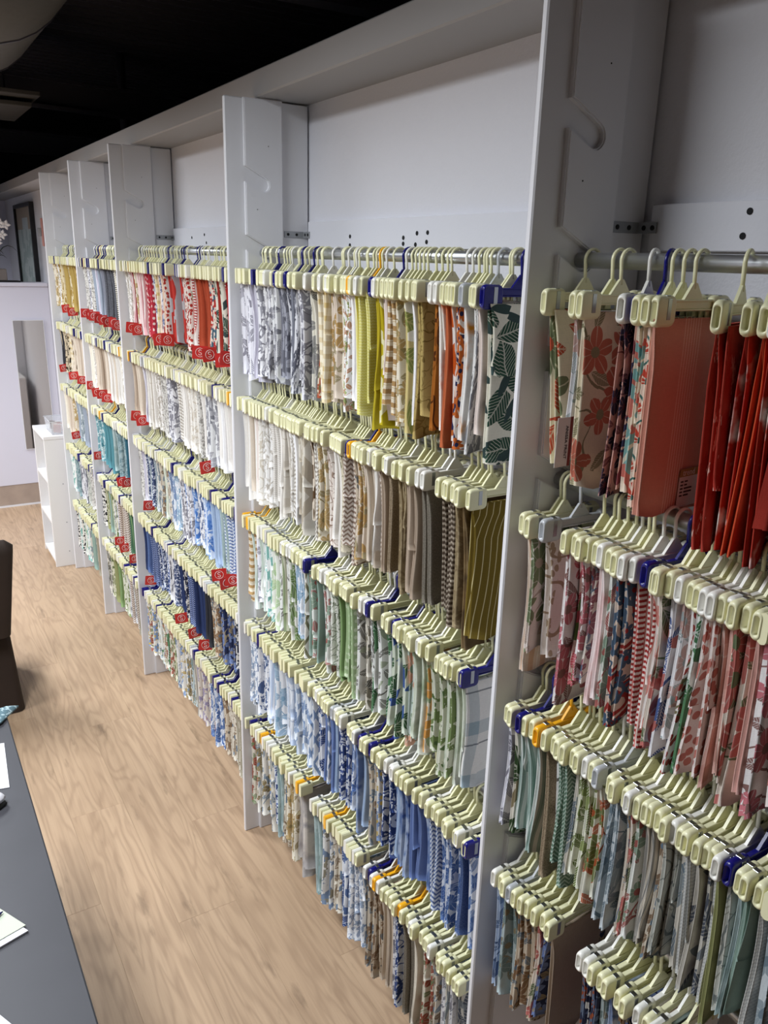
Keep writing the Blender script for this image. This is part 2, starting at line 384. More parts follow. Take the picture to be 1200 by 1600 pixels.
# ------------------------------------------------------------------ fabric materials
def fab(name, kind, c1, c2='ffffff', c3='888888', sc=1.0):
    t = NT(name); t.b.inputs['Roughness'].default_value = 0.92; t.b.inputs['Specular IOR Level'].default_value = 0.15
    uv = t.n('ShaderNodeUVMap').outputs[0]
    if sc != 1.0: uv = t.vm('SCALE', uv, sc)
    C1, C2, C3 = lin(c1), lin(c2), lin(c3)
    u, v, _ = t.sep(uv)
    def stripe(x, period, frac, ph=0.0): return t.ma('LESS_THAN', t.ma('FRACT', t.ma('MULTIPLY_ADD', x, 1 / period, ph)), frac)
    def vor(S, seed=0.0, rnd=0.8):
        x = t.n('ShaderNodeTexVoronoi', voronoi_dimensions='2D', feature='F1')
        p = t.vm('ADD', uv, (seed, seed * 1.7, 0)); t.put(x.inputs['Vector'], p); x.inputs['Scale'].default_value = S; x.inputs['Randomness'].default_value = rnd
        loc = t.vm('SCALE', t.vm('SUBTRACT', p, x.outputs['Position']), S)
        r, g, _b = t.sep(x.outputs['Color']); return loc, r, g
    def flower(S, size, petals, seed):
        loc, rr, gg = vor(S, seed); x, y, _ = t.sep(loc)
        rad = t.vm('LENGTH', loc); th = t.ma('MULTIPLY_ADD', rr, 6.28, t.ma('ARCTAN2', y, x))
        wob = t.ma('MULTIPLY_ADD', t.ma('ABSOLUTE', t.ma('COSINE', t.ma('MULTIPLY', th, petals / 2))), 0.5 * size, 0.5 * size)
        wob = t.ma('MULTIPLY', wob, t.ma('MULTIPLY_ADD', gg, 0.6, 0.6))
        vein = t.ma('LESS_THAN', t.ma('ABSOLUTE', t.ma('SINE', t.ma('MULTIPLY', th, petals))), 0.16)
        return t.ma('LESS_THAN', rad, wob), t.ma('LESS_THAN', rad, 0.22 * size), vein, gg
    def leaf(S, ln, wd, seed):
        loc, rr, gg = vor(S, seed)
        x, y, _ = t.sep(loc); a = t.ma('MULTIPLY', rr, 6.28)
        ca, sa = t.ma('COSINE', a), t.ma('SINE', a)
        lx = t.ma('SUBTRACT', t.ma('MULTIPLY', x, ca), t.ma('MULTIPLY', y, sa)); ly = t.ma('ADD', t.ma('MULTIPLY', x, sa), t.ma('MULTIPLY', y, ca))
        q = t.ma('DIVIDE', lx, ln); lim = t.ma('MULTIPLY', t.ma('SUBTRACT', 1.0, t.ma('MULTIPLY', q, q)), wd)
        al = t.ma('ABSOLUTE', ly)
        vein = t.ma('MAXIMUM', t.ma('LESS_THAN', al, 0.016), t.ma('LESS_THAN', t.ma('FRACT', t.ma('MULTIPLY', t.ma('ADD', lx, al), 11.0)), 0.22))
        return t.ma('LESS_THAN', al, lim), vein
    def contour(S, w, det=1, seed=3.0):
        nn = t.noise(t.vm('ADD', uv, (seed, seed, 0)), S, det, 0.5, 0.6)
        return t.ma('LESS_THAN', t.ma('ABSOLUTE', t.ma('SUBTRACT', nn, 0.5)), w)
    soft = t.noise(uv, 14, 3)
    col = C1
    def lay(mask, c):
        nonlocal col; col = t.mix(mask, col, c)
    if kind == 'solid':
        lay(t.ma('MULTIPLY', t.noise(t.comb(t.ma('MULTIPLY', u, 300.0), t.ma('MULTIPLY', v, 60.0)), 1, 3), 0.5), C2)
    elif kind == 'weave':
        lay(t.ma('GREATER_THAN', t.noise(t.comb(t.ma('MULTIPLY', u, 420.0), t.ma('MULTIPLY', v, 260.0)), 1, 2), 0.52), C2)
    elif kind == 'vstripe':
        lay(stripe(u, 0.022, 0.42), C2); lay(stripe(u, 0.022, 0.08, 0.3), C3)
    elif kind == 'pinstripe':
        lay(stripe(u, 0.016, 0.12), C2)
    elif kind == 'band':        # a cluster of pale lines down one side of the face
        m = t.ma('MULTIPLY', stripe(u, 0.0062, 0.26), t.ma('LESS_THAN', t.ma('ABSOLUTE', t.ma('SUBTRACT', u, 0.268)), 0.021)); lay(m, C2)
        lay(t.ma('MULTIPLY', t.noise(t.comb(t.ma('MULTIPLY', u, 60.0), t.ma('MULTIPLY', v, 500.0)), 1, 3), 0.35), C3)
    elif kind == 'hstripe':
        lay(stripe(v, 0.03, 0.45), C2); lay(stripe(v, 0.03, 0.07, 0.2), C3)
    elif kind == 'knit':
        lay(stripe(t.ma('ADD', v, t.ma('MULTIPLY', t.ma('ABSOLUTE', t.ma('SINE', t.ma('MULTIPLY', u, 420.0))), 0.002)), 0.0065, 0.45), C2)
    elif kind == 'zig':
        lay(stripe(t.ma('ADD', v, t.ma('MULTIPLY', t.ma('PINGPONG', u, 0.009), 0.9)), 0.012, 0.45), C2)
    elif kind == 'herring':
        lay(stripe(t.ma('ADD', v, t.ma('PINGPONG', u, 0.011)), 0.009, 0.4), C2)
    elif kind == 'check':
        a = stripe(u, 0.03, 0.4); b = stripe(v, 0.03, 0.4); lay(t.ma('MULTIPLY', t.ma('ADD', a, b), 0.5), C2)
    elif kind == 'plaid':
        a = stripe(u, 0.08, 0.28); b = stripe(v, 0.11, 0.25); lay(t.ma('MULTIPLY', t.ma('ADD', a, b), 0.45), C2)
        lay(t.ma('MULTIPLY', t.ma('MAXIMUM', stripe(u, 0.08, 0.04, 0.2), stripe(v, 0.11, 0.03, 0.2)), 0.7), C3)
    elif kind == 'dots':
        loc, rr, gg = vor(46, 2.0, 0.25); lay(t.ma('LESS_THAN', t.vm('LENGTH', loc), 0.24), C2)
    elif kind == 'drops':
        p = t.comb(t.ma('MULTIPLY', u, 2.6), v)
        x = t.n('ShaderNodeTexVoronoi', voronoi_dimensions='2D'); t.put(x.inputs['Vector'], p); x.inputs['Scale'].default_value = 13; x.inputs['Randomness'].default_value = 0.35
        lay(t.ma('LESS_THAN', x.outputs['Distance'], 0.3), C2)
    elif kind == 'spots':
        x = t.n('ShaderNodeTexVoronoi', voronoi_dimensions='2D'); t.put(x.inputs['Vector'], t.vm('ADD', uv, t.vm('SCALE', t.n('ShaderNodeTexNoise').outputs[1], 0.0))); x.inputs['Scale'].default_value = 60; x.inputs['Randomness'].default_value = 0.7
        lay(t.ma('LESS_THAN', x.outputs['Distance'], 0.34), C2)
    elif kind == 'ikat':
        p = t.comb(t.ma('MULTIPLY', u, 55.0), t.ma('MULTIPLY', v, 12.0)); nn = t.noise(p, 1, 4, 0.7)
        lay(t.ma('GREATER_THAN', nn, 0.53), C2); lay(t.ma('GREATER_THAN', t.noise(t.vm('ADD', p, (9, 4, 0)), 1.3, 4, 0.7), 0.6), C3)
    elif kind == 'water':
        nn = t.noise(uv, 13, 3, 0.55, 0.8); r = t.n('ShaderNodeMapRange'); t.put(r.inputs[0], nn); r.inputs[1].default_value = 0.42; r.inputs[2].default_value = 0.6
        lay(r.outputs[0], C2)
        n2 = t.noise(t.vm('ADD', uv, (5, 2, 0)), 20, 3); r2 = t.n('ShaderNodeMapRange'); t.put(r2.inputs[0], n2); r2.inputs[1].default_value = 0.55; r2.inputs[2].default_value = 0.68
        lay(r2.outputs[0], C3)
    elif kind == 'damask':
        lay(contour(26, 0.05, 2), C2); lay(contour(15, 0.018, 1, 8.0), C3)
    elif kind == 'scroll':
        lay(contour(24, 0.03, 0), C2); lay(contour(17, 0.012, 0, 9.0), C3)
    elif kind == 'blotch':
        nn = t.noise(uv, 34, 4, 0.6, 0.5); lay(t.ma('GREATER_THAN', nn, 0.53), C2); lay(t.ma('GREATER_THAN', t.noise(t.vm('ADD', uv, (3, 8, 0)), 40, 3), 0.62), C3)
    elif kind == 'fine':
        nn = t.noise(uv, 95, 3, 0.6, 0.6); lay(t.ma('GREATER_THAN', nn, 0.54), C2); lay(t.ma('GREATER_THAN', t.noise(t.vm('ADD', uv, (3, 8, 0)), 70, 2), 0.66), C3)
    elif kind in ('floral', 'bigfloral', 'sprig'):
        S = {'floral': 17, 'bigfloral': 11, 'sprig': 26}[kind]
        lay(contour(S * 0.55, 0.008, 1), C3)
        lm, lv = leaf(S * 1.5, 0.46, 0.2, 4.0); lay(lm, C3); lay(t.ma('MULTIPLY', lm, t.ma('MULTIPLY', lv, 0.6)), C1)
        fm, fc, fv, g = flower(S, 0.5 if kind != 'sprig' else 0.36, 5, 0.0); lay(fm, C2); lay(t.ma('MULTIPLY', fm, t.ma('MULTIPLY', fv, 0.55)), C1); lay(fc, C3)
    elif kind == 'leaf':
        lm, lv = leaf(15, 0.62, 0.26, 1.0); lay(lm, C2); lay(t.ma('MULTIPLY', lm, t.ma('MULTIPLY', lv, 0.6)), C1)
        l2, v2 = leaf(22, 0.5, 0.16, 6.0); lay(l2, C3)
    elif kind == 'vine':
        lay(contour(9, 0.012, 1), C2); lm, lv = leaf(24, 0.5, 0.2, 1.0); lay(lm, C2); lay(t.ma('MULTIPLY', lm, lv), C1)
        l2, v2 = leaf(17, 0.3, 0.13, 7.0); lay(l2, C3)
    elif kind == 'wisteria':
        s = t.ma('LESS_THAN', t.ma('ABSOLUTE', t.ma('SUBTRACT', t.ma('PINGPONG', t.ma('ADD', u, t.ma('MULTIPLY', t.ma('SINE', t.ma('MULTIPLY', v, 40.0)), 0.006)), 0.045), 0.022)), 0.014)
        p = t.comb(u, t.ma('MULTIPLY', v, 0.7)); x = t.n('ShaderNodeTexVoronoi', voronoi_dimensions='2D'); t.put(x.inputs['Vector'], p); x.inputs['Scale'].default_value = 110
        lay(t.ma('MULTIPLY', s, t.ma('LESS_THAN', x.outputs['Distance'], 0.36)), C2); lay(contour(10, 0.008, 1), C3)
    elif kind == 'scallop':
        row = t.ma('FLOOR', t.ma('DIVIDE', v, 0.034)); uu = t.ma('ADD', u, t.ma('MULTIPLY', t.ma('MODULO', row, 2.0), 0.028))
        fx = t.ma('SUBTRACT', t.ma('FRACT', t.ma('DIVIDE', uu, 0.056)), 0.5); fy = t.ma('FRACT', t.ma('DIVIDE', v, 0.034))
        rr = t.vm('LENGTH', t.comb(fx, t.ma('MULTIPLY', fy, 0.55)))
        an = t.ma('ARCTAN2', fx, fy)
        lay(t.ma('LESS_THAN', rr, 0.47), C1); lay(t.ma('LESS_THAN', t.ma('ABSOLUTE', t.ma('SUBTRACT', rr, 0.43)), 0.022), C3)
        lay(t.ma('LESS_THAN', rr, 0.36), C2); lay(t.ma('MULTIPLY', t.ma('LESS_THAN', rr, 0.36), t.ma('GREATER_THAN', t.ma('SINE', t.ma('MULTIPLY', an, 14.0)), 0.55)), C1); lay(t.ma('LESS_THAN', rr, 0.12), C3)
    elif kind == 'paisley':
        lay(contour(13, 0.12, 0), C2); lay(contour(13, 0.03, 0), C1); lay(contour(22, 0.035, 1, 6.0), C3)
        fm, fc, fv, g = flower(20, 0.4, 7, 3.0); lay(fm, C3); lay(fc, C2)
    elif kind == 'lattice':
        a = t.ma('ADD', t.ma('MULTIPLY', u, 1.0), t.ma('MULTIPLY', v, 0.55)); b = t.ma('SUBTRACT', t.ma('MULTIPLY', u, 1.0), t.ma('MULTIPLY', v, 0.55))
        lay(t.ma('MAXIMUM', stripe(a, 0.045, 0.22), stripe(b, 0.045, 0.22)), C2)
    elif kind == 'circle':
        loc, rr, gg = vor(6.5, 0.3, 0.05); lay(t.ma('LESS_THAN', t.vm('LENGTH', loc), 0.42), C2)
    elif kind == 'geo':
        a = stripe(t.ma('ADD', u, v), 0.1, 0.3); b = stripe(t.ma('SUBTRACT', u, v), 0.13, 0.22); lay(t.ma('MAXIMUM', a, b), C2)
    elif kind == 'ladder':
        lay(t.ma('MULTIPLY', stripe(v, 0.009, 0.5), stripe(u, 0.03, 0.55)), C2); lay(stripe(u, 0.03, 0.08, 0.45), C3)
    # yarn-scale variation of the cloth itself
    y1 = t.noise(t.comb(t.ma('MULTIPLY', u, 700.0), t.ma('MULTIPLY', v, 90.0)), 1, 2)
    y2 = t.noise(t.comb(t.ma('MULTIPLY', u, 90.0), t.ma('MULTIPLY', v, 700.0)), 1, 2)
    yy = t.ma('ADD', y1, y2)
    col = t.mix(1.0, col, t.comb(*[t.ma('MULTIPLY_ADD', yy, 0.16, 0.84)] * 3), 'MULTIPLY')
    t.put(t.b.inputs['Base Color'], col)
    t.bump(yy, 0.25, 0.0008)
    return t.m
# key: (words, kind, colours, scale)
PAL = {
 # greys
 'gr_vine': ('white cloth with grey leafy vines', 'vine', 'e6e5ec', '8d8b96', 'b5b3bd', .62), 'gr_str': ('lilac-grey striped cloth', 'vstripe', 'c9c6d2', 'a5a1b0', 'e6e5ec'),
 'gr_dam': ('grey and white damask cloth', 'damask', 'e2e1e4', '97969e', '77757e'), 'gr_leaf': ('white cloth with grey leaves', 'leaf', 'e2e2e2', 'a2a1a8', '83838a'),
 'gr_blot': ('mottled grey and white cloth', 'blotch', 'dddcdd', '8c8b92', 'b9b8bd'), 'gr_char': ('charcoal grey floral cloth', 'bigfloral', '74757f', 'a2a3ad', '565660'),
 'gr_ikat': ('dark grey and white ikat cloth', 'ikat', 'd8d8dc', '5c5d68', '8b8c96'), 'gr_sol': ('plain steel grey cloth', 'solid', '6f717c', '8d8f99'),
 'gr_big': ('cream cloth with large grey flowers', 'bigfloral', 'dcd8cb', '8e8d8b', '75756f', .8), 'gr_fine': ('fine grey speckled cloth', 'fine', 'cfccc6', '8f8b86', 'e4e1da'),
 'gr_feather': ('grey feathered cloth', 'ikat', 'd9d7d4', '85858a', '55555c'), 'blk_dots': ('black and white spotted cloth', 'spots', 'dcd8d0', '1d1c20'), 'blk_sol': ('plain black cloth', 'solid', '2a2a2e', '414147'),
 'slate': ('plain slate blue-grey cloth', 'solid', '8f98a6', 'a9b1bd'), 'gr_pat': ('grey scroll cloth', 'scroll', 'c4c2c0', '7b7a7b', '9a999a'), 'char': ('plain charcoal cloth', 'weave', '4b4c52', '62636a'),
 'blk_ld': ('black and cream ladder-striped cloth', 'ladder', 'd6d0c2', '28262a', '55504c'),
 # yellows / oranges
 'autumn': ('rust and olive floral cloth', 'floral', 'd9cdb6', 'a5543a', '77714b'), 'tan_chk': ('pale gold checked cloth', 'check', 'ece4cf', 'cbb27a'), 'botan': ('beige cloth with brown botanical print', 'bigfloral', 'd9cbbb', 'b08f5c', '9c9070'),
 'cream': ('plain cream cloth', 'solid', 'e3dccd', 'efe9dd'), 'sprig': ('white cloth with tiny coloured sprigs', 'sprig', 'e8e7e4', '93a05f', 'b07a50'), 'white': ('plain white cloth', 'solid', 'eceaea', 'f4f3f3'),
 'lem_str': ('white and lemon striped cloth', 'vstripe', 'ece9d5', 'cdbf55', 'e6df9a', .5), 'lemon': ('pale lemon cloth', 'knit', 'd9d37c', 'e4dfa0'), 'mustard': ('mustard cloth with white bands', 'geo', 'b9a823', 'e3dfb7'),
 'must_sol': ('plain mustard cloth', 'solid', 'b3a126', 'c2b13c'), 'blush': ('plain blush cloth', 'solid', 'dccdc4', 'e7dcd5'), 'tan_band': ('cream cloth with tan bands', 'hstripe', 'e2d8c4', 'b18f61', 'c9b48f', 1.3),
 'tan_flo': ('cream and tan floral cloth', 'floral', 'e2dac8', 'b59a6a', '96885f'), 'gold_leaf': ('gold cloth with green leaves', 'leaf', 'cdbd83', '8a9150', 'e7e3d2', .6), 'verm': ('olive-gold cloth with squiggle quilting', 'scroll', 'b39d63', '857140', '9c8650', 1.6),
 'caramel': ('caramel brown cloth with dark scrolls', 'scroll', 'ab6a2b', '5a3216', '8a521f', .6), 'wh_rust': ('white cloth with rust blotches', 'water', 'e4ddd6', 'e2d9cf', 'cf7c53'), 'rust': ('plain rust orange cloth', 'solid', 'b9623d', 'c87650'),
 'rust_drop': ('white cloth with rust leaf drops', 'drops', 'e4dcd6', 'c4571f', 'c4571f', .7), 'multi_nv': ('navy and orange figured cloth', 'paisley', 'd9d0c8', '2b2f52', 'c0662f'), 'orange_fl': ('white cloth with orange splashes', 'water', 'e7e4e0', 'ece9e5', 'd08a2b', .8),
 'jungle': ('cream cloth with dark green jungle leaves', 'leaf', 'd9d5c5', '2f4a3c', '3a4a48', .8), 'gold1': ('antique gold cloth', 'solid', 'a58b4c', 'bba263'), 'gold2': ('gold and cream figured cloth', 'blotch', 'd8ccab', '9a7b38', 'b79a55'), 'brown': ('brown figured cloth', 'blotch', '7c5a30', 'c2a878', '4c351c'),
 # reds
 'palm': ('cream cloth with palms and red birds', 'bigfloral', 'd9d0b2', '6d7455', 'b6523a', .7), 'sheer': ('sheer white cloth with faint flowers', 'floral', 'dcdadb', 'b89a92', '9aa3a3', .8), 'redfl': ('cream cloth with red flowers and leaves', 'bigfloral', 'dfd4bb', 'bb705c', '8a866a', 1.15),
 'dkfl': ('dark navy and pink flowered cloth', 'floral', 'c99a8f', '3a3346', '6b3e45', 1.3), 'pinkikat': ('pink cloth with navy ikat motifs', 'damask', 'd6aa9a', '3f3c57', '8a4b50', .8), 'tealcor': ('coral and teal paisley cloth', 'paisley', 'c87468', '7fa9a6', 'e0d3bf', .8),
 'scal': ('coral cloth with white fan scallops', 'scallop', 'e6d3c2', 'c4503f', '46706a', .8), 'coral': ('coral cloth with pale stripes', 'band', 'd9a08e', 'f2d8ca', 'cc8f7d'), 'redik': ('red cloth with white brush strokes', 'ikat', 'b04438', 'a5382e', 'dcb6aa', .7),
 'redwh': ('red and white figured cloth', 'water', 'a8352c', 'b4402f', 'e6dbd4', .9), 'redor': ('orange-red cloth', 'solid', 'c0492c', 'cb5636'), 'dkred': ('deep red cloth', 'solid', '8f2b22', '9f372c'),
 'peach': ('peach striped cloth', 'vstripe', 'e3d3c4', 'd8b59b', 'eee6dc', .7), 'birdbl': ('white cloth with blossom and grey birds', 'floral', 'e3dad4', '7f8a6a', 'b9a79a', .7), 'tanbl': ('white cloth with tan blossom bunches', 'wisteria', 'ddd3cb', 'a8937c', 'a08a74', .7),
 'blossom': ('white cloth with red blossom branches', 'floral', 'e2dcda', 'bb6f76', '86645f', .75), 'greenpk': ('pink cloth with green peony leaves', 'bigfloral', 'd9b7ae', '5e7040', 'b4525c', .9), 'toile': ('cream toile with red and blue birds', 'floral', 'ddd3c8', '95626a', '5b6a80', 1.1),
 'pkwash': ('white cloth with pink washes', 'water', 'e4d6d4', 'dcbcb9', 'cf9a9b', .7), 'redjac': ('red and blue Jacobean floral cloth', 'paisley', 'd6c3b4', '9f3b37', '4f6277', 1.0), 'pksolid': ('plain dusty pink cloth', 'solid', 'cfa096', 'd9b2a8'),
 'ladred': ('red and white ladder-striped cloth', 'ladder', 'e2d6cf', 'a33a38', 'c97a72'), 'coralsp': ('white cloth with coral spots', 'drops', 'e3d9d3', 'cf8a80', 'cf8a80', 1.2), 'bluebr': ('white cloth with blue branches', 'vine', 'e3e0e2', '50618f', 'b36c66', .7),
 'wist': ('white cloth with red wisteria', 'wisteria', 'e4dfdc', 'a84e48', '7b7458', .8), 'pkdots': ('white cloth with small pink dots', 'spots', 'e2d6d0', 'b9776c', 'b9776c', .8), 'pkpl': ('salmon plaid cloth', 'plaid', 'd9b0a4', 'c08678', 'e6d6cc'), 'rosegr': ('cream cloth with pink and green flowers', 'bigfloral', 'dacfc3', 'b86f68', '6f7a5c', .8),
 'burg': ('plain burgundy cloth', 'solid', '7c2b35', '8d3a44'), 'pink_st': ('pink and white striped cloth', 'vstripe', 'e8dcd8', 'd9a5a8', 'c47f87'), 'pk_pale': ('pale pink cloth', 'solid', 'e0c5c3', 'ead6d4'), 'crim': ('crimson figured cloth', 'dots', 'b0323f', 'e2c8c2', 'e2c8c2'), 'redcirc': ('grey cloth with large red circles', 'circle', 'a9a4a6', 'b3372f'),
 'redspot': ('white cloth with red spots', 'spots', 'e0d2c8', 'a83a33'), 'rustvel': ('plain rust red cloth', 'solid', 'a5432a', 'b5563c'), 'redmed': ('red and blue medallion cloth', 'paisley', 'b03330', '46606e', 'ddcabb'), 'ladred2': ('red and white ladder-edged cloth', 'ladder', 'a52a28', 'e6dcd6', '8b201f'),
 # whites / taupes
 'wh1': ('plain off-white cloth', 'solid', 'e6e1da', 'efece7'), 'wh2': ('white ribbed cloth', 'knit', 'e3dfd9', 'cfcac3'), 'wh3': ('white and sand plaid sheer cloth', 'plaid', 'dad5cc', 'c4bbae', 'b3a898'), 'wh4': ('white and grey figured cloth', 'damask', 'e6e3df', 'b7b0a6', 'cfc9c0'), 'wh5': ('ivory embroidered cloth', 'scroll', 'eae6de', 'd2c9ba', 'd9d1c4'),
 'sandgeo': ('sand and white abstract cloth', 'geo', 'd6d0c4', 'b7ac9a', 'e5e1da', .6), 'wh6': ('white cloth with grey zigzags', 'zig', 'e3dfd8', 'a39a8f'), 'leop': ('sand cloth with brown spots', 'drops', 'd9cdbc', '5c4630', '5c4630', 1.2), 'mud': ('brown and white tribal cloth', 'zig', 'd8cec4', '8d7769'), 'mud2': ('brown and white swirl cloth', 'scroll', 'ddd3ca', '8f786a', '8f786a', 1.4),
 'taup1': ('plain taupe cloth', 'solid', 'a89684', 'b7a695'), 'taup2': ('taupe woven cloth', 'weave', 'a08f78', '877761'), 'taup3': ('taupe damask cloth', 'damask', 'a79677', '8d7c60', '99886a'), 'greyw': ('grey-brown linen cloth', 'weave', '7d766b', '8d867a'), 'brnst': ('brown and white horizontally striped cloth', 'hstripe', '4f4237', 'a89c8c', '6b5c4d', 2.6), 'brngr': ('mottled brown cloth', 'water', '826c4c', '5f4f3b', '93805e'),
 'olivest': ('olive velvet cloth with white pinstripes', 'pinstripe', '6f5d24', 'cbbd8e'), 'taupleaf': ('cream cloth with sage leaf border', 'scroll', 'd5ccb6', '7f8064', '9a9678', 1.5), 'beige': ('plain beige cloth', 'solid', 'cdbfae', 'd8cbbb'), 'blkbr': ('black and beige figured cloth', 'blotch', 'c8b99f', '2b241d', '5a4a38'),
 # greens
 'gn1': ('pale green and white striped cloth', 'vstripe', 'e3e6e0', 'b6c4b8', 'cdd6d2'), 'gn2': ('white cloth with aqua coral print', 'blotch', 'e6e8e6', '7fb2a8', 'c8ddd6', .7), 'gn3': ('white cloth with pale green leaves', 'leaf', 'e4e6dd', 'a9c395', 'c6d4b2'), 'gn4': ('white cloth with grey bird branches', 'vine', 'e5e5e2', '6f6c66', 'a9b09c', .8), 'gn5': ('green bamboo stripe cloth', 'vstripe', 'cfd0b8', '8d9a76', '70805c', .7),
 'gn6': ('white cloth with green palm leaves', 'leaf', 'e2e1d8', '6f8752', '9aab80', .6), 'bl1': ('white cloth with pale blue flowers', 'floral', 'e4e6ea', '9fb6ca', '7f9fb8', .7), 'rosebr': ('beige cloth with large brown rose', 'bigfloral', 'd5c9bd', '9a6a5c', '6f6a55', .6), 'latt': ('white and olive lattice cloth', 'lattice', 'e3e0db', '7d7b62'), 'sage': ('plain sage green cloth', 'solid', '8ca398', '9bb0a6'), 'chin': ('white chinoiserie cloth', 'floral', 'dfe0da', '8ea08e', 'a3605a', .9),
 'medal': ('white and grey-green medallion cloth', 'scroll', 'dcdcd4', '7f8674', '7f8674', 1.5), 'gnsol': ('plain leaf green cloth', 'solid', '7f9a66', '90a878'), 'gnpale': ('pale green dotted cloth', 'dots', '9fb48a', 'c9d4b8'), 'gnblk': ('dark green and cream jungle cloth', 'blotch', 'd0cbb9', '5b6047', '34382c', .7), 'blkleaf': ('cream and black foliage cloth', 'leaf', 'd7d1c5', '4b4a42', '857f6f', .8), 'gnleaf': ('white cloth with dark green leaves', 'leaf', 'dfe2dc', '3f6a47', '5b8460', .6),
 'gntrop': ('green and blue tropical leaf cloth', 'leaf', 'd6dccd', '3c5f3e', '4a64a0', .7), 'aquafl': ('aqua cloth with peach flowers', 'bigfloral', 'c5d0cb', 'c79a82', '7e9179', .8), 'peachfl': ('cream cloth with apricot flowers', 'bigfloral', 'ded4c4', 'd29a55', '8fa07f', .7), 'treegn': ('white cloth with green trees', 'blotch', 'd8d9c9', '7e8f5f', '5d744b', .7), 'gnwash': ('white cloth with soft green foliage', 'water', 'dde0d5', 'c9d1bd', '8fa283', .7),
 'gherr': ('green basket-weave cloth', 'herring', '6c8674', 'b9c6bb'), 'sagest': ('sage and white striped cloth', 'vstripe', '9fb2ab', 'dfe3df', '7a9389'), 'vinegn': ('white cloth with olive vines', 'vine', 'dcdccb', '6d7a46', '94a06a', .7), 'bird': ('white cloth with orange birds and greens', 'floral', 'd9d8ca', '7c8456', 'b05a37', .8), 'gngold': ('olive green cloth', 'solid', '8f9161', '9fa274'), 'dkgn': ('dark green cloth', 'solid', '41614a', '53745b'), 'magn': ('cream cloth with bold green magnolia leaves', 'leaf', 'ded9cd', '3c5033', '8d8166', .45),
 'teal1': ('plain teal cloth', 'solid', '4f828b', '6396a0'), 'teal2': ('teal and white figured cloth', 'blotch', '6d9aa2', 'c9d7d6', '3f7380'), 'teal3': ('dark teal cloth', 'solid', '2f5a6b', '41707f'), 'tealg': ('grey-teal figured cloth', 'damask', '9aacae', '6c8489', '7f9599'),
 # blues
 'wb1': ('white cloth with blue-grey sprigs', 'sprig', 'e6e8ec', '93a5bd', '8291ad'), 'wb2': ('white cloth with navy butterflies', 'blotch', 'e8e9ed', '56688f', 'aebcd2', .8), 'wb3': ('white cloth with soft blue stripes', 'vstripe', 'e3e6ec', 'b5c3da', 'ccd6e6'), 'wb4': ('pale blue and white windowpane cloth', 'plaid', 'dfe3ea', 'aab9d0', '8799b8'), 'wb5': ('blue and white leaf cloth', 'leaf', 'd9dfe6', '6a82a9', '93a6c2', .8), 'wb6': ('white and blue trellis cloth', 'lattice', 'dfe3e8', '7e93b4'),
 'bl2': ('blue and white floral cloth', 'floral', 'd8dde6', '4f6ba0', '7088b2'), 'bl3': ('white cloth with navy leaves', 'leaf', 'dde0e6', '34497c', '5e75a3', .7), 'bl4': ('plain periwinkle blue cloth', 'solid', '6b7fb0', '7c8fbd'), 'bl5': ('light blue solid cloth', 'solid', '9db3d0', 'aebfd8'), 'bl6': ('navy on white damask cloth', 'damask', 'd5dae2', '35477a', '53659a'), 'bl7': ('blue watercolour cloth', 'water', 'b9c6da', '6f86b4', '46609a'), 'bl8': ('blue and white zigzag cloth', 'zig', 'd9dfe8', '6378a8'),
 'nav1': ('plain navy cloth', 'solid', '253053', '323f66'), 'nav2': ('navy herringbone cloth', 'herring', '2f3c66', '8f9cc0'), 'nav3': ('navy and white speckled cloth', 'fine', '3a4668', 'c9cdd8', '6a7596'), 'nav4': ('dark navy floral cloth', 'floral', '2a3150', '6f7fa8', '93866e'), 'nav5': ('black-navy figured cloth', 'blotch', '1f2236', 'c5c2bd', '46506e'), 'denim': ('denim blue cloth', 'weave', '4d618e', '61749e'), 'sky': ('bright blue and white scroll cloth', 'paisley', 'd3ddec', '4f7bc0', '7b9dd2'),
 'bg1': ('grey-blue cloth with faint flowers', 'floral', 'c2c8cb', '8c979d', '6d7c86', .7), 'bg2': ('sage grey cloth with paisley leaves', 'scroll', 'c2c3bb', '7f8583', '98998f'), 'bg3': ('stone cloth with grey-blue ferns', 'leaf', 'cfcabf', '6f7c86', '8f9698', .8), 'bg4': ('taupe and grey striped cloth', 'vstripe', 'c9c1b4', '97948e', '7d7f80'), 'bg5': ('ecru cloth with brown and blue flowers', 'floral', 'd2c9ba', '8a7561', '6f8294', .9), 'bg6': ('pale grey ribbed cloth', 'knit', 'c7c7c3', 'b3b4b2'), 'bg7': ('grey cloth with charcoal fern', 'leaf', 'cac6bd', '565b66', '7f8488', .6),
 'aq1': ('dusty aqua cloth', 'water', 'a9b9b8', '8fa5a6', '7f918c'), 'aq2': ('aqua scenic cloth', 'floral', 'b5c2c4', '7f8f8e', '8d7f66', .8), 'brb': ('brown scenic toile cloth', 'floral', 'cabdaa', '85684e', '667480', 1.0), 'brst': ('taupe and brown figured cloth', 'blotch', 'c6b9a6', '8a725c', '6a6a6a', .8), 'dkmix': ('dark navy and rust figured cloth', 'paisley', '3a3f55', 'a2583a', '6f7b90', .9), 'ltbl': ('light blue branch cloth', 'vine', 'b9c8de', '55688a', '8aa0c4', .8),
 'geobl': ('white cloth with blue geometric border', 'plaid', 'e6e4e0', '8fa3ad', '3f4a55', .9),
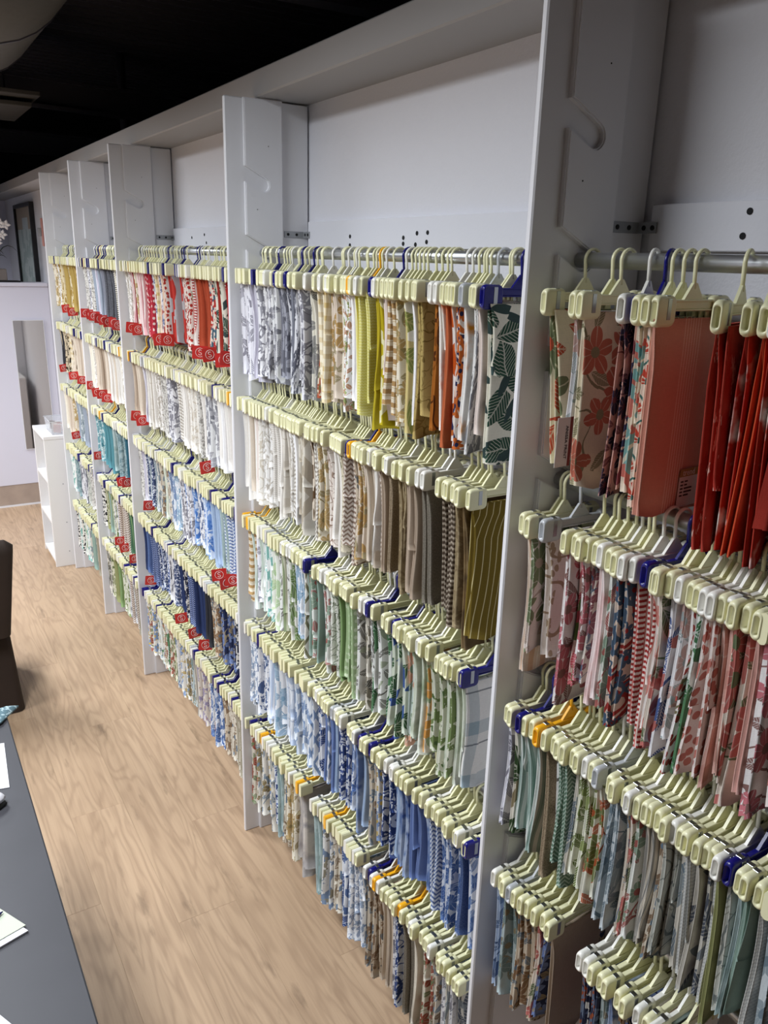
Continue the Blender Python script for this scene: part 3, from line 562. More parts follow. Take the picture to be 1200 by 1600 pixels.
 'mlt1': ('white cloth with multicoloured flowers', 'floral', 'e0ddd5', '8b7d5c', '7d8fa0', .9), 'mlt2': ('cream cloth with red and green flowers', 'floral', 'ded8ca', '9f5a4a', '74865f', 1.0), 'mlt3': ('beige and lilac figured cloth', 'blotch', 'd3cbc2', '8f86a3', 'a98a72', .8), 'mlt4': ('white cloth with blue and yellow flowers', 'floral', 'e2e1dc', '7b92b8', 'c0a458', 1.1), 'mlt5': ('sand cloth with grey clouds', 'water', 'cbc3ba', 'aaa4a2', '8f8b90', .8), 'mlt6': ('ecru cloth with brown vines', 'vine', 'd9d1c2', '7f6a52', '6c7f94', .9), 'olv': ('olive and cream botanical cloth', 'leaf', 'd6d2bb', '7d8355', '5e6a44'), 'stone': ('plain stone cloth', 'weave', 'a9a18f', '958d7b'), 'mlt7': ('grey and navy landscape cloth', 'blotch', 'd0cfcc', '6f7f96', '8a8474', .6),
}
FM = {}
def fmat(k):
    if k not in FM:
        p = PAL[k]; cs = list(p[2:5]); sc = 1.0
        cs = [c for c in p[2:] if isinstance(c, str)]; sc = next((c for c in p[2:] if not isinstance(c, str)), 1.0)
        while len(cs) < 3: cs.append(cs[-1])
        FM[k] = fab('cloth_' + k, p[1], cs[0], cs[1], cs[2], sc)
    return FM[k]

# ------------------------------------------------------------------ fabric shapes
def fabric_geo(w, L, t, nu, nz, rnd, wave, lean, flap, fan, twist=0.0, fixed=False):
    """folded swatch hanging from the clips: returns verts, faces, uvs(per loop in face order)"""
    V, F, UV = [], [], []
    ph = rnd.uniform(0, 6.28); lam = rnd.uniform(0.07, 0.13); ou, ov = rnd.uniform(0, 5), rnd.uniform(0, 5); tilt = rnd.uniform(-0.05, 0.05)
    if fixed: ou = ov = 0.0
    gath = rnd.uniform(0, 0.10) if not fixed else 0.0; front_in = rnd.uniform(0, 0.022) if not fixed else 0.0; sag = rnd.uniform(-0.003, 0.006)
    def slab(ztop, zbot, wf, tt, yo, notch, nu, uo):
        base = len(V); us = []
        for k in range(nz + 1):
            f = k / nz; z = ztop + (zbot - ztop) * f; s = min(1, f * 4); s = s * s * (3 - 2 * s)
            th = 0.0065 + (tt - 0.0065) * s; ww = wf * (1 - 0.03 * s + fan * f - gath * math.sin(PI * min(1, f * 1.15))); ring = []; acc = 0; ul = []
            for i in range(nu):
                a = 2 * PI * i / nu; cx, sx = math.cos(a), math.sin(a)
                x = ww / 2 * math.copysign(abs(cx) ** 0.45, cx); y = th / 2 * math.copysign(abs(sx) ** 0.55, sx)
                if cx < 0: x += notch * th * math.exp(-(y / (0.2 * th)) ** 2)
                x += XH + sag * f + front_in * f * (0.5 if cx < 0 else 0)
                y += yo + wave * f * math.sin(2 * PI * x / lam + ph + f) + lean * f * f + twist * f * (x - XH)
                zz = z + (tilt * x + 0.004 * math.sin(9 * x / wf + ph)) * f
                p = (x, y, zz)
                if ring: acc += math.dist(ring[-1], p)
                ring.append(p); ul.append(acc)
            ul.append(acc + math.dist(ring[-1], ring[0])); V.extend(ring); us.append(ul)
        for k in range(nz):
            for i in range(nu):
                j = (i + 1) % nu; a, b, c, d = base + k * nu + i, base + k * nu + j, base + (k + 1) * nu + j, base + (k + 1) * nu + i
                F.append((a, d, c, b)); z0, z1 = V[a][2], V[d][2]
                u0, u1 = us[k][i], us[k][i + 1]; w0, w1 = us[k + 1][i], us[k + 1][i + 1]
                UV.extend([(u0 + ou + uo, z0 + ov), (w0 + ou + uo, z1 + ov), (w1 + ou + uo, z1 + ov), (u1 + ou + uo, z0 + ov)])
        for k, rev in ((0, True), (nz, False)):
            idx = [base + k * nu + i for i in range(nu)]
            if not rev: idx.reverse()
            F.append(tuple(reversed(idx)) if rev else tuple(reversed(idx))); UV.extend([(V[q][0] + ou, V[q][1] + ov) for q in F[-1]])
    slab(-0.076, -L, w, t, 0, 1.1, nu, 0)
    if flap: slab(-0.077, -0.077 - (L - 0.077) * flap, w * 0.985, min(0.006, t * 0.4), -t * 0.5 - 0.003, 0, max(8, nu // 2), 1.3)
    return V, F, UV
def to_mesh(name, V, F, UV, mats, mi=None):
    me = bpy.data.meshes.new(name); me.from_pydata(V, [], F); uvl = me.uv_layers.new(name='UVMap')
    uvl.data.foreach_set('uv', [c for p in UV for c in p]); me.polygons.foreach_set('use_smooth', [len(f) == 4 for f in F])
    for m in mats: me.materials.append(m)
    if mi: me.polygons.foreach_set('material_index', mi)
    me.update(); return me

# ------------------------------------------------------------------ what hangs where
# every entry: (bay, row, [Y positions from the divider at the far end to the near end], hanger colour codes, cloth keys)
def spread(y0, y1, n, gaps=()):
    """n positions from y0 (far) to y1 (near), with gaps (fraction, width) left open"""
    tot = sum(g[1] for g in gaps); d = (y0 - y1 - tot) / (n - 1); out = []; y = y0; gi = sorted(gaps)
    for i in range(n):
        while gi and i / n >= gi[0][0]: y -= gi.pop(0)[1]
        out.append(y + random.uniform(-0.2, 0.2) * d); y -= d
    return out
def codes(n, pn=0.05, py=0.02, pw=0.18, pt=0.03):
    out = ''
    for i in range(n):
        r = random.random(); out += 'n' if r < pn else 'y' if r < pn + py else 'w' if r < pn + py + pw else 't' if r < pn + py + pw + pt else 'c'
    return out
def seq(keys, n): return [keys[min(len(keys) - 1, int(i * len(keys) / n))] if random.random() < 0.78 else keys[max(0, min(len(keys) - 1, int(i * len(keys) / n) + random.choice((-1, 1))))] for i in range(n)]
ROWS = []
def row(b, r, ys, cd, keys, exact=False): ROWS.append((b, r, ys, cd, keys if exact else seq(keys, len(ys))))
row(0, 0, [0.985, 0.923, 0.905, 0.852, 0.826, 0.808, 0.787, 0.770, 0.694, 0.655, 0.632, 0.612, 0.585, 0.56], 'cccwnccccccwcc',
    ['palm', 'sheer', 'redfl', 'dkfl', 'pinkikat', 'tealcor', 'scal', 'coral', 'redik', 'redwh', 'redor', 'redwh', 'dkred', 'redik'], True)
row(0, 1, [0.988, 0.973, 0.945, 0.882, 0.866, 0.848, 0.835, 0.82, 0.806, 0.791, 0.777, 0.758, 0.743, 0.719, 0.704, 0.692, 0.679, 0.657, 0.643, 0.63, 0.618, 0.606, 0.594, 0.582, 0.568, 0.553, 0.538, 0.52, 0.5],
    'cctcccccwccwwncccwccwwcwccccc', ['peach', 'birdbl', 'tanbl', 'blossom', 'greenpk', 'blossom', 'toile', 'pkwash', 'pkwash', 'chin', 'redjac', 'redjac', 'ladred', 'ladred', 'coralsp', 'rosegr', 'bluebr', 'sheer', 'wist', 'gnleaf', 'pkdots', 'pkdots', 'pkpl', 'pkpl', 'rosegr', 'rosegr', 'pksolid', 'blossom', 'pkdots'], True)
row(0, 2, [0.986, 0.97, 0.953, 0.935, 0.921, 0.905, 0.884, 0.869, 0.854, 0.838, 0.825, 0.810, 0.79, 0.776, 0.758, 0.742, 0.718, 0.702, 0.689, 0.676, 0.663, 0.650, 0.637, 0.624, 0.61, 0.597, 0.584, 0.57, 0.556, 0.543, 0.53, 0.515, 0.50, 0.485, 0.47, 0.45],
    'ccnccyccccccwctcccwcccccwcccccwnccccc', ['gr_vine', 'magn', 'sagest', 'sagest', 'sage', 'sagest', 'taup2', 'gn4', 'gherr', 'gherr', 'bg3', 'vinegn', 'vinegn', 'bird', 'bird', 'bg1', 'bg1', 'bg5', 'rosegr', 'chin', 'bg4', 'bg4', 'bg5', 'bg2', 'bg2', 'bg3', 'bg6', 'bg7', 'bg7', 'bg6', 'gngold', 'bg2', 'aq1', 'sage', 'bg6', 'bg1'], True)
row(0, 3, [0.985, 0.967, 0.95, 0.936, 0.919, 0.9, 0.885, 0.866, 0.849, 0.832] + [0.75, 0.733, 0.716, 0.698, 0.68, 0.66, 0.643, 0.625, 0.607, 0.59, 0.57], 'wcctccccccwwcccccwcwc',
    ['ltbl', 'bl5', 'aq2', 'aq2', 'brb', 'brb', 'brst', 'rosegr', 'nav4', 'taup1', 'dkmix', 'nav5', 'dkmix', 'aq2', 'bl7', 'brb', 'nav4', 'stone', 'bg5', 'aq1', 'bg3'], True)
y11 = [2.285, 2.27, 2.255, 2.238, 2.216, 2.194, 2.163, 2.133, 2.113, 2.092, 2.072, 2.052, 2.032, 2.013, 1.99, 1.973, 1.953, 1.931, 1.913, 1.892, 1.851, 1.794, 1.775, 1.756, 1.738, 1.719, 1.701, 1.684, 1.666, 1.649, 1.632, 1.617, 1.601, 1.583, 1.567, 1.52, 1.505, 1.488, 1.47, 1.455, 1.44, 1.425, 1.392, 1.378, 1.365, 1.351, 1.288, 1.272, 1.255, 1.241, 1.227, 1.213, 1.196, 1.17, 1.155, 1.132]
row(1, 0, y11, 'ccccccncccwccnccncccwccwcwcccccycwcnwcccccccccwwcccctccn',
    ['gr_vine'] * 4 + ['gr_str', 'gr_str', 'gr_dam', 'gr_dam', 'gr_blot', 'gr_dam', 'gr_leaf', 'gr_blot', 'gr_leaf', 'gr_char', 'gr_char', 'gr_ikat', 'gr_sol', 'gr_ikat', 'gr_blot', 'gr_dam', 'gr_big',
     'autumn', 'tan_chk', 'tan_chk', 'tan_flo', 'botan', 'botan', 'cream', 'sprig', 'sprig', 'white', 'white', 'lem_str', 'lemon', 'lemon', 'must_sol', 'mustard', 'blush', 'tan_band', 'tan_band', 'tan_flo', 'tan_flo', 'gold_leaf', 'white', 'verm', 'verm',
     'caramel', 'wh_rust', 'rust', 'rust_drop', 'multi_nv', 'multi_nv', 'orange_fl', 'gr_feather', 'blush', 'jungle'], True)
y12 = [2.285, 2.272, 2.26, 2.248, 2.236, 2.224, 2.21, 2.194, 2.179, 2.163, 2.148, 2.133, 2.104, 2.086, 2.068, 2.05, 2.032, 2.014, 1.997, 1.98, 1.963, 1.946, 1.93, 1.914, 1.897, 1.882, 1.866, 1.84, 1.827, 1.814, 1.801, 1.788, 1.775, 1.742, 1.697, 1.681, 1.666, 1.65, 1.635, 1.617, 1.603, 1.588, 1.573, 1.555, 1.541, 1.527, 1.514, 1.5, 1.478, 1.454, 1.436, 1.402, 1.387, 1.368, 1.338, 1.322, 1.304, 1.245, 1.226, 1.21, 1.194, 1.174, 1.145]
K12 = ['wh1', 'wh1', 'wh1', 'beige', 'wh1', 'blush', 'wh5', 'wh4', 'wh4', 'wh2', 'wh2', 'wh2', 'wh1', 'wh3', 'wh3', 'wh4', 'wh6', 'white', 'sandgeo', 'sandgeo', 'gr_dam', 'leop', 'wh6', 'tan_flo', 'mud', 'mud2', 'wh1', 'taupleaf', 'blush', 'mud', 'taupleaf', 'brst', 'botan', 'beige', 'mud2', 'wh1']
row(1, 1, y12, 'cccwcccccccccwcccccccccccccccccccccccccnycccccwcccwccccwwcccccc', seq(K12, 47) + ['mud', 'taup1', 'taup2', 'taup2', 'taup3', 'taup3', 'taup1', 'taup1', 'greyw', 'greyw', 'brnst', 'brnst', 'brnst', 'taup3', 'brngr', 'olivest'], True)
row(1, 2, spread(2.287, 1.125, 62, ((0.45, 0.03), (0.62, 0.02), (0.72, 0.04), (0.9, 0.03))), 'ycycc' + codes(56, 0.03, 0.0, 0.2) + 'n',
    ['tan_band', 'gr_vine', 'gn1', 'gn1', 'gn2', 'gn2', 'gn3', 'gn3', 'gn4', 'gn5', 'gn6', 'bl1', 'bl1', 'rosebr', 'latt', 'sage', 'chin', 'medal', 'medal', 'gnsol', 'gnpale', 'gnblk', 'blkleaf', 'gn4', 'gnleaf', 'gnleaf', 'gntrop', 'gntrop', 'aquafl', 'gnwash', 'peachfl', 'treegn', 'treegn', 'gnwash', 'geobl'])
row(1, 3, spread(2.287, 1.07, 64, ((0.3, 0.02), (0.55, 0.02), (0.8, 0.02))), codes(64, 0.05, 0.0, 0.25),
    ['wb1', 'wb1', 'wb2', 'wb2', 'wb3', 'wb3', 'bl1', 'wb4', 'wb4', 'wb5', 'wb5', 'wb6', 'bl3', 'bl3', 'bl4', 'wb6', 'bl5', 'bl6', 'bl2', 'bl7', 'bl5', 'bg5', 'mlt4', 'bl6', 'bl5', 'bl7', 'bl4', 'bl7', 'bl8', 'bl2', 'bl2', 'denim', 'bl2'])
row(1, 4, spread(2.287, 1.07, 64, ((0.36, 0.06), (0.62, 0.02))), codes(64, 0.04, 0.02, 0.25),
    ['mlt2', 'mlt1', 'mlt1', 'mlt4', 'bg3', 'bl6', 'aq1', 'mlt6', 'mlt6', 'tan_flo', 'mlt5', 'mlt5', 'aq1', 'mlt7', 'sage', 'mlt6', 'bl3', 'wb1', 'wb1', 'mlt7', 'bg5', 'brst', 'beige', 'bl6', 'gr_dam', 'greyw', 'cream', 'bg5', 'mlt2', 'gr_blot', 'bg3', 'bg7'])
# bays further away
def far(b, r, n, keys, gaps=(), pn=0.09):
    y0, y1 = PY[b] - 0.028, PY[b - 1] + 0.045
    row(b, r, spread(y0, y1, n, gaps), codes(n, pn, 0.012, 0.1), keys)
far(2, 0, 56, ['wh4', 'pink_st', 'burg', 'tan_flo', 'pk_pale', 'pink_st', 'pk_pale', 'crim', 'crim', 'bluebr', 'tan_chk', 'peach', 'redspot', 'redcirc', 'redcirc', 'redspot', 'rosegr', 'ladred', 'rustvel', 'rustvel', 'redmed', 'redmed', 'dkred', 'jungle', 'ladred2', 'dkred'], ((0.55, 0.07),))
far(2, 1, 56, ['taup1', 'beige', 'gr_str', 'wh3', 'wh2', 'wh4', 'gr_fine', 'gr_dam', 'wh6', 'wh1', 'wh5', 'gr_fine', 'wh1', 'gr_leaf', 'wh1', 'white', 'white'], ((0.5, 0.03),))
far(2, 2, 56, ['gr_fine', 'gr_str', 'nav3', 'bg1', 'bg3', 'gnwash', 'bg5', 'wb5', 'bl1', 'gr_dam', 'sky', 'wb2', 'wb3', 'sky', 'bl5', 'aq1', 'bl8', 'denim'])
far(2, 3, 56, ['nav1', 'denim', 'nav2', 'nav2', 'nav3', 'bl6', 'gr_ikat', 'nav3', 'nav1', 'nav5', 'nav2', 'nav1', 'nav1', 'blk_sol', 'brb', 'nav4', 'nav4', 'teal3', 'nav5'])
far(2, 4, 60, ['mlt2', 'mlt4', 'mlt1', 'mlt1', 'gnleaf', 'mlt2', 'olv', 'mlt7', 'mlt4', 'mlt1', 'aq2', 'bg4', 'mlt3', 'mlt2', 'mlt3', 'bl2', 'brst', 'mlt6', 'stone', 'stone'])
far(3, 0, 36, ['gr_fine', 'gr_dam', 'gr_fine', 'slate', 'gr_str', 'slate', 'gr_sol', 'char', 'char', 'blk_sol', 'blk_ld', 'blk_ld'])
far(3, 1, 36, ['cream', 'wh4', 'beige', 'taup1', 'beige', 'wh1', 'beige', 'wh2', 'tan_chk', 'wh4', 'wh5'])
far(3, 2, 36, ['gr_dam', 'teal2', 'teal1', 'teal1', 'teal2', 'aq1', 'tealg', 'tealg', 'teal3', 'teal1'])
far(3, 3, 36, ['blk_dots', 'gngold', 'sage', 'olv', 'gr_blot', 'taup1', 'mud', 'dkgn', 'gnsol', 'dkgn'])
far(3, 4, 36, ['blkleaf', 'olv', 'gngold', 'gnsol', 'vinegn', 'gr_blot', 'mud', 'stone', 'blkbr'])
far(4, 0, 34, ['tan_flo', 'wh4', 'gold2', 'gold1', 'gold1', 'gold2', 'gold1', 'brown', 'brown'])
far(4, 1, 34, ['blk_sol', 'blkbr', 'blkbr', 'tan_chk', 'leop', 'beige', 'taup1', 'beige', 'wh4'])
far(4, 2, 34, ['cream', 'beige', 'tan_flo', 'slate', 'bg1', 'slate', 'bg4', 'gr_str'])
far(4, 3, 34, ['gn2', 'tealg', 'gr_blot', 'gr_ikat', 'bg2', 'gr_fine', 'slate'])
far(4, 4, 34, ['blk_dots', 'gn2', 'gn6', 'gn2', 'bg3', 'sage', 'stone', 'beige'])

# ------------------------------------------------------------------ build the hangers and the samples
items = []
for (b, r, ys, cd, keys) in ROWS:
    n = len(ys)
    for i, y in enumerate(ys):
        gapn = (ys[i - 1] - y) if i else 0.03; gapf = (y - ys[i + 1]) if i < n - 1 else 0.04
        num = (i + 1) if b == 0 else (n - i)
        items.append(dict(b=b, r=r, y=y, code=cd[i] if i < len(cd) else 'c', key=keys[i], sp=min(gapn, gapf), spn=gapf, num=num, d=math.dist((XR, y, RZ[r]), (0, 0, 2.0))))
def visible(it):
    p = Vector((XR - 0.06, it['y'], RZ[it['r']] - 0.08)) - Vector((0, 0, 2.0)); c = (p.dot(right), p.dot(down), p.dot(fwd))
    x, y = c[0] / c[2] * 1254 + 600, c[1] / c[2] * 1254 + 800
    return -20 < x < 1215 and y < 1610
order = sorted([it for it in items if visible(it)], key=lambda it: it['d'])
for it in order[:300]: it['solo'] = True
WHERE = ['right of the nearest divider', 'left of the nearest divider']
ROWW = ['top rail', 'second rail', 'third rail', 'fourth rail', 'bottom rail']
TOTAL = {}
sv, sf, smi = [], [], []           # joined hangers beyond the first 300
SM = ['c', 'w', 'n', 'y', 't', 'spring']
low = {'hook': hook_mb(True), 'bar': bar_mb(True), 'clip': clip_mb(True), 'spring': spring_mb(True)}
fv, ff, fuv, fmi, fmats = [], [], [], [], []
def join_low(mb, mi, R, loc, off):
    o = len(sv)
    for p in mb.v:
        q = R @ (Vector(p) + Vector(off)) + loc; sv.append(q[:])
    for f in mb.f: sf.append(tuple(k + o for k in f)); smi.append(mi)
special = {}
for it in items:
    b, r = it['b'], it['r']; rnd = random.Random(int(it['y'] * 10000) + r * 77 + b * 991)
    near = b <= 1
    loc = Vector((XR + rnd.uniform(-0.007, 0.005), it['y'], RZ[r] + 0.0011)); sp = it['sp']
    rz = rnd.uniform(-0.5, 0.5) * min(0.16, sp / 0.12) if near else rnd.uniform(-0.03, 0.03)
    w = rnd.uniform(0.145, 0.162); t_ = max(0.008, min(0.028, sp * (0.8 if near else 0.86)))
    big = it['spn'] > 0.03
    L = {0: rnd.uniform(0.30, 0.365), 1: rnd.uniform(0.31, 0.365)}.get(b, rnd.uniform(0.315, 0.34))
    if r == 4: L = min(L, 0.36); L += rnd.uniform(0.02, 0.06) if b <= 1 else 0.03
    if it['key'] == 'coral': L, w, rz, t_ = 0.362, 0.172, 0.05, 0.014
    if it['key'] in ('redik', 'redor', 'redwh') : L = 0.375
    if it['key'] == 'tanbl': L = 0.31
    if it['key'] == 'brngr': L = 0.39
    if it['key'] == 'olivest': L = 0.352
    if it['key'] == 'must_sol': L = 0.375
    coral = it['key'] == 'coral'; fan = rnd.uniform(-0.02, 0.08) if near and not coral else 0
    if b == 0 and r == 0: rz = [0.0, 0.06, 0.03, 0.32, 0.28, 0.17, 0.14, 0.09, 0.33, 0.31, 0.3, 0.29, 0.28, 0.27][it['num'] - 1]
    wave = rnd.uniform(0.001, 0.005) if near and not coral else 0.0008
    lean = rnd.uniform(-0.3, 0.3) * sp if not coral else 0.0
    if big and near and not coral: lean -= 0.008; wave += 0.002
    flap = rnd.uniform(0.35, 0.8) if near and rnd.random() < 0.3 and it['key'] not in ('coral', 'olivest', 'greyw', 'redfl') else 0
    solo = it.get('solo'); R = Matrix.Rotation(rz, 3, 'Z')
    Vv, Ff, Uu = fabric_geo(w, L, t_ * (0.75 if flap else 1), 28 if solo else 14, 12 if solo else 6, rnd, wave, lean, flap, fan, rnd.uniform(-0.14, 0.10) if near and not coral else 0, coral)
    if solo:
        pos = '%s on %s %s' % (ordinal(it['num']), ROWW[r], WHERE[b])
        h = hanger(it['code'], loc, rz, 0)
        tag(h, '%s plastic clip hanger, %s' % (HN[it['code']], pos), 'hanger', 'clip hangers on the steel rails')
        me = to_mesh('fabric_sample', Vv, Ff, Uu, [fmat(it['key'])])
        o = link('fabric_sample', me, None, loc, rz)
        tag(o, '%s, %s' % (PAL[it['key']][0], pos), 'fabric', 'fabric samples clipped to the hangers')
        special.setdefault((b, r, it['key']), (o, L, w, t_))
    else:
        ci = SM.index(it['code'])
        join_low(low['hook'], ci, R, loc, (0, 0, 0)); join_low(low['bar'], ci, R, loc, (0, 0, 0))
        for sgn in (-1, 1):
            join_low(low['clip'], ci, R, loc, (XH + sgn * CX, 0, CZ)); join_low(low['spring'], 5, R, loc, (XH + sgn * (CX - 0.009), 0, CZ))
        if it['key'] not in fmats: fmats.append(it['key'])
        o = len(fv); mi = fmats.index(it['key'])
        for p in Vv: fv.append((R @ Vector(p) + loc)[:])
        for f in Ff: ff.append(tuple(k + o for k in f)); fmi.append(mi)
        fuv += Uu
me = bpy.data.meshes.new('distant_hangers'); me.from_pydata(sv, [], sf)
for k in SM: me.materials.append(HM[k] if k in HM else M_spring)
me.polygons.foreach_set('material_index', smi); me.update()
o = link('distant_hangers', me); o['kind'] = 'stuff'; tag(o, 'rows of small plastic clip hangers crowding the farther rails', 'hangers')
o = link('distant_fabric_samples', to_mesh('distant_fabric_samples', fv, ff, fuv, [fmat(k) for k in fmats], fmi)); o['kind'] = 'stuff'
tag(o, 'rows of folded fabric samples crowding the farther rails', 'fabrics')
print('ITEMS', len(items), 'visible', len(order), 'tris', len(ff) * 2 + len(sf) * 2)

# ------------------------------------------------------------------ printed labels on samples
M_paper = mat('label_paper', 'e4e0de', 0.7); M_gold = mat('label_gold', 'a88a52', 0.5); M_ink = mat('label_ink', '3a3436', 0.7); M_red = mat('tag_red', 'c9302c', 0.45); M_wht = mat('tag_white', 'f1ded9', 0.5)
if (0, 0, 'coral') in special:
    o, L, w, t_ = special[(0, 0, 'coral')]
    yb = -t_ / 2 - 0.0025
    lb = MB().box(0.003, 0.068, yb - 0.0006, yb, -L + 0.004, -L + 0.052).build('printed_label', M_paper, o); lb['label'] = 'white sample label with a gold heading band'
    gb = MB().box(0.003, 0.068, yb - 0.0009, yb - 0.0003, -L + 0.052, -L + 0.064).build('gold_band', M_gold, lb)
    tm = text_mesh('trend', 0.014); tm.materials.append(M_paper); x = link('lettering', tm, lb, (0.025, yb - 0.001, -L + 0.058)); x.rotation_euler = (PI / 2, 0, 0)
    for i in range(5):
        MB().box(0.007, 0.014, yb - 0.0009, yb - 0.0003, -L + 0.043 - i * 0.0055, -L + 0.0455 - i * 0.0055).box(0.017, 0.017 + [0.008, 0.007, 0.02, 0.02, 0.013][i], yb - 0.0009, yb - 0.0003, -L + 0.043 - i * 0.0055, -L + 0.0455 - i * 0.0055).build('print_line', M_ink, lb)
if (0, 0, 'sheer') in special:
    o, L, w, t_ = special[(0, 0, 'sheer')]
    yb = -t_ / 2 - 0.008
    lb = MB().box(-0.122, -0.094, yb - 0.0006, yb, -L - 0.004, -L + 0.075).build('printed_label', M_paper, o); lb['label'] = 'white sample label with a dark red edge strip'
    MB().box(-0.0940, -0.0875, yb - 0.0006, yb, -L - 0.004, -L + 0.075).build('red_strip', mat('dark_red_print', '7e2622', 0.6), lb)
    tm = text_mesh('ANISSA PRINT', 0.0085); tm.materials.append(M_ink); x = link('lettering', tm, lb, (-0.1005, yb - 0.001, -L + 0.035)); x.rotation_euler = (PI / 2, PI / 2, 0)
if (0, 1, 'wist') in special:
    o, L, w, t_ = special[(0, 1, 'wist')]
    yb = -t_ / 2 - 0.006
    lb = MB().box(-0.05, 0.03, yb - 0.0006, yb, -L + 0.002, -L + 0.04).build('printed_label', M_paper, o); lb['label'] = 'white sample label with small print'
    for i in range(3): MB().box(-0.035, -0.02, yb - 0.0009, yb - 0.0003, -L + 0.03 - i * 0.005, -L + 0.032 - i * 0.005).box(-0.012, 0.0, yb - 0.0009, yb - 0.0003, -L + 0.03 - i * 0.005, -L + 0.032 - i * 0.005).build('print_line', M_ink, lb)

# ------------------------------------------------------------------ red tags with the circled S
TAGS = {(2, 0): [(3.475, 1.696), (3.396, 1.695), (3.069, 1.687), (2.996, 1.691), (2.636, 1.684), (2.53, 1.689), (2.426, 1.683), (2.376, 1.694)], (2, 1): [(3.509, 1.317), (3.408, 1.315), (2.6, 1.298)],
        (2, 2): [(3.404, 0.937), (2.518, 0.928), (2.457, 0.92), (2.4, 0.95)], (2, 3): [(3.444, 0.568), (2.992, 0.566), (2.848, 0.561), (2.705, 0.572)],
        (3, 0): [(4.35, 1.696), (4.249, 1.697), (4.153, 1.695), (4.061, 1.689), (3.971, 1.69), (3.873, 1.689), (3.789, 1.692), (3.71, 1.687)], (3, 1): [(4.371, 1.328), (4.233, 1.312), (4.12, 1.319), (4.043, 1.312)],
        (3, 2): [(4.342, 0.957), (3.829, 0.942), (3.755, 0.954)], (3, 3): [(3.991, 0.586), (3.878, 0.585), (3.725, 0.579)],
        (4, 0): [(4.838, 1.688), (4.704, 1.679)], (4, 1): [(5.1, 1.327), (4.809, 1.32), (4.572, 1.327)], (4, 2): [(4.912, 0.956)]}
card = MB().prism(rrect(0.052, 0.044, 0.003, 2), 'y', -0.0006, 0.0006).mesh('card'); card.materials.append(M_red)
ring = MB().tube([(0.0145 * math.cos(2 * PI * k / 24), -0.001, 0.0145 * math.sin(2 * PI * k / 24)) for k in range(25)], 0.0009, 5, cap=False).mesh('circle'); ring.materials.append(M_wht)
S_pts = [(0.0055 * x, -0.001, 0.0085 * z) for x, z in ((0.9, 0.62), (0.45, 0.95), (-0.35, 0.98), (-0.9, 0.65), (-0.75, 0.25), (0, 0), (0.75, -0.25), (0.9, -0.65), (0.35, -0.98), (-0.45, -0.95), (-0.9, -0.62))]
let = MB().tube(S_pts, 0.0011, 5).mesh('letter'); let.materials.append(M_wht)
for (b, r), lst in TAGS.items():
    for i, (y, z) in enumerate(lst):
        e = empty('sample_tag', (0.9 + 0.004 * math.sin(i * 2.3 + r), y, z)); e.rotation_euler = (0.05 * math.sin(i * 3.1), 0.13 * math.sin(i * 1.7 + b), -0.12 + 0.2 * math.sin(i * 2.9 + r))
        link('card', card, e); link('circle', ring, e); link('letter', let, e)
        wh = 'between second and third dividers' if b == 2 else 'between third and fourth dividers' if b == 3 else 'between fourth and farthest dividers'
        tag(e, 'red circled-S tag, %s from left below %s, %s' % (ordinal(i + 1), ROWW[r], wh), 'tag', 'red circled-S tags on the samples')

# ------------------------------------------------------------------ far end: bookcase, bin, mirror, picture, plant
M_lam = mat('white_laminate', 'e9e7e6', 0.4)
bx0, bx1, by0, by1, bh = 0.779, 1.07, 5.312, 5.72, 0.875
e = tag(empty('bookcase', (0, 0, 0)), 'small white three-tier bookcase standing beyond the farthest divider', 'bookcase')
MB().cbox(bx0, bx1, by0, by0 + 0.018, 0, bh - 0.022, 0.0015).build('side_panel', M_lam, e); MB().cbox(bx0, bx1, by1 - 0.018, by1, 0, bh - 0.022, 0.0015).build('side_panel', M_lam, e)
MB().cbox(bx0 - 0.002, bx1, by0 - 0.002, by1 + 0.002, bh - 0.0215, bh, 0.0015).build('top', M_lam, e)
MB().box(bx1 - 0.008, bx1, by0 + 0.0185, by1 - 0.0185, 0.02, bh - 0.023).build('back_panel', M_lam, e)
for z in (0.045, 0.315, 0.585): MB().cbox(bx0 + 0.001, bx1 - 0.009, by0 + 0.0185, by1 - 0.0185, z - 0.018, z, 0.0015).build('shelf', M_lam, e)
for z in (0.1, 0.3, 0.56): MB().tube([(bx0 + 0.09, by0 + 0.0005, z), (bx0 + 0.09, by0 - 0.0008, z)], 0.004, 8).build('screw_cap', M_strap, e)
tag(MB().cbox(0.80, 0.95, 5.36, 5.44, 0.586, 0.72, 0.002).build('storage_box', mat('dark_board', '4a4647', 0.6)), 'dark box on the upper shelf of the white bookcase', 'box')
def bag(name, c, s, m, lab):
    bm = bmesh.new(); bmesh.ops.create_icosphere(bm, subdivisions=3, radius=1); rn = random.Random(name + lab)
    for v in bm.verts:
        f = 1 + 0.12 * math.sin(v.co.x * 5 + v.co.z * 4) * math.cos(v.co.y * 6); v.co = Vector((c[0] + math.copysign(abs(v.co.x) ** 0.6, v.co.x) * s[0] * f, c[1] + math.copysign(abs(v.co.y) ** 0.6, v.co.y) * s[1] * f, c[2] + math.copysign(abs(v.co.z) ** 0.7, v.co.z) * s[2]))
    me = bpy.data.meshes.new(name); bm.to_mesh(me); bm.free(); me.materials.append(m)
    for p in me.polygons: p.use_smooth = True
    return tag(link(name, me), lab, 'swatches')
bag('swatch_bundle', (0.89, 5.47, 0.3505), (0.07, 0.07, 0.035), mat('grey_print', 'b5b8bb', 0.6, var=0.3), 'bundle of pale swatches on the middle bookcase shelf')
bag('swatch_bundle', (0.88, 5.45, 0.0955), (0.07, 0.09, 0.05), mat('blue_print', '9aa5b5', 0.6, var=0.4), 'bundle of bluish swatches on the lowest bookcase shelf')
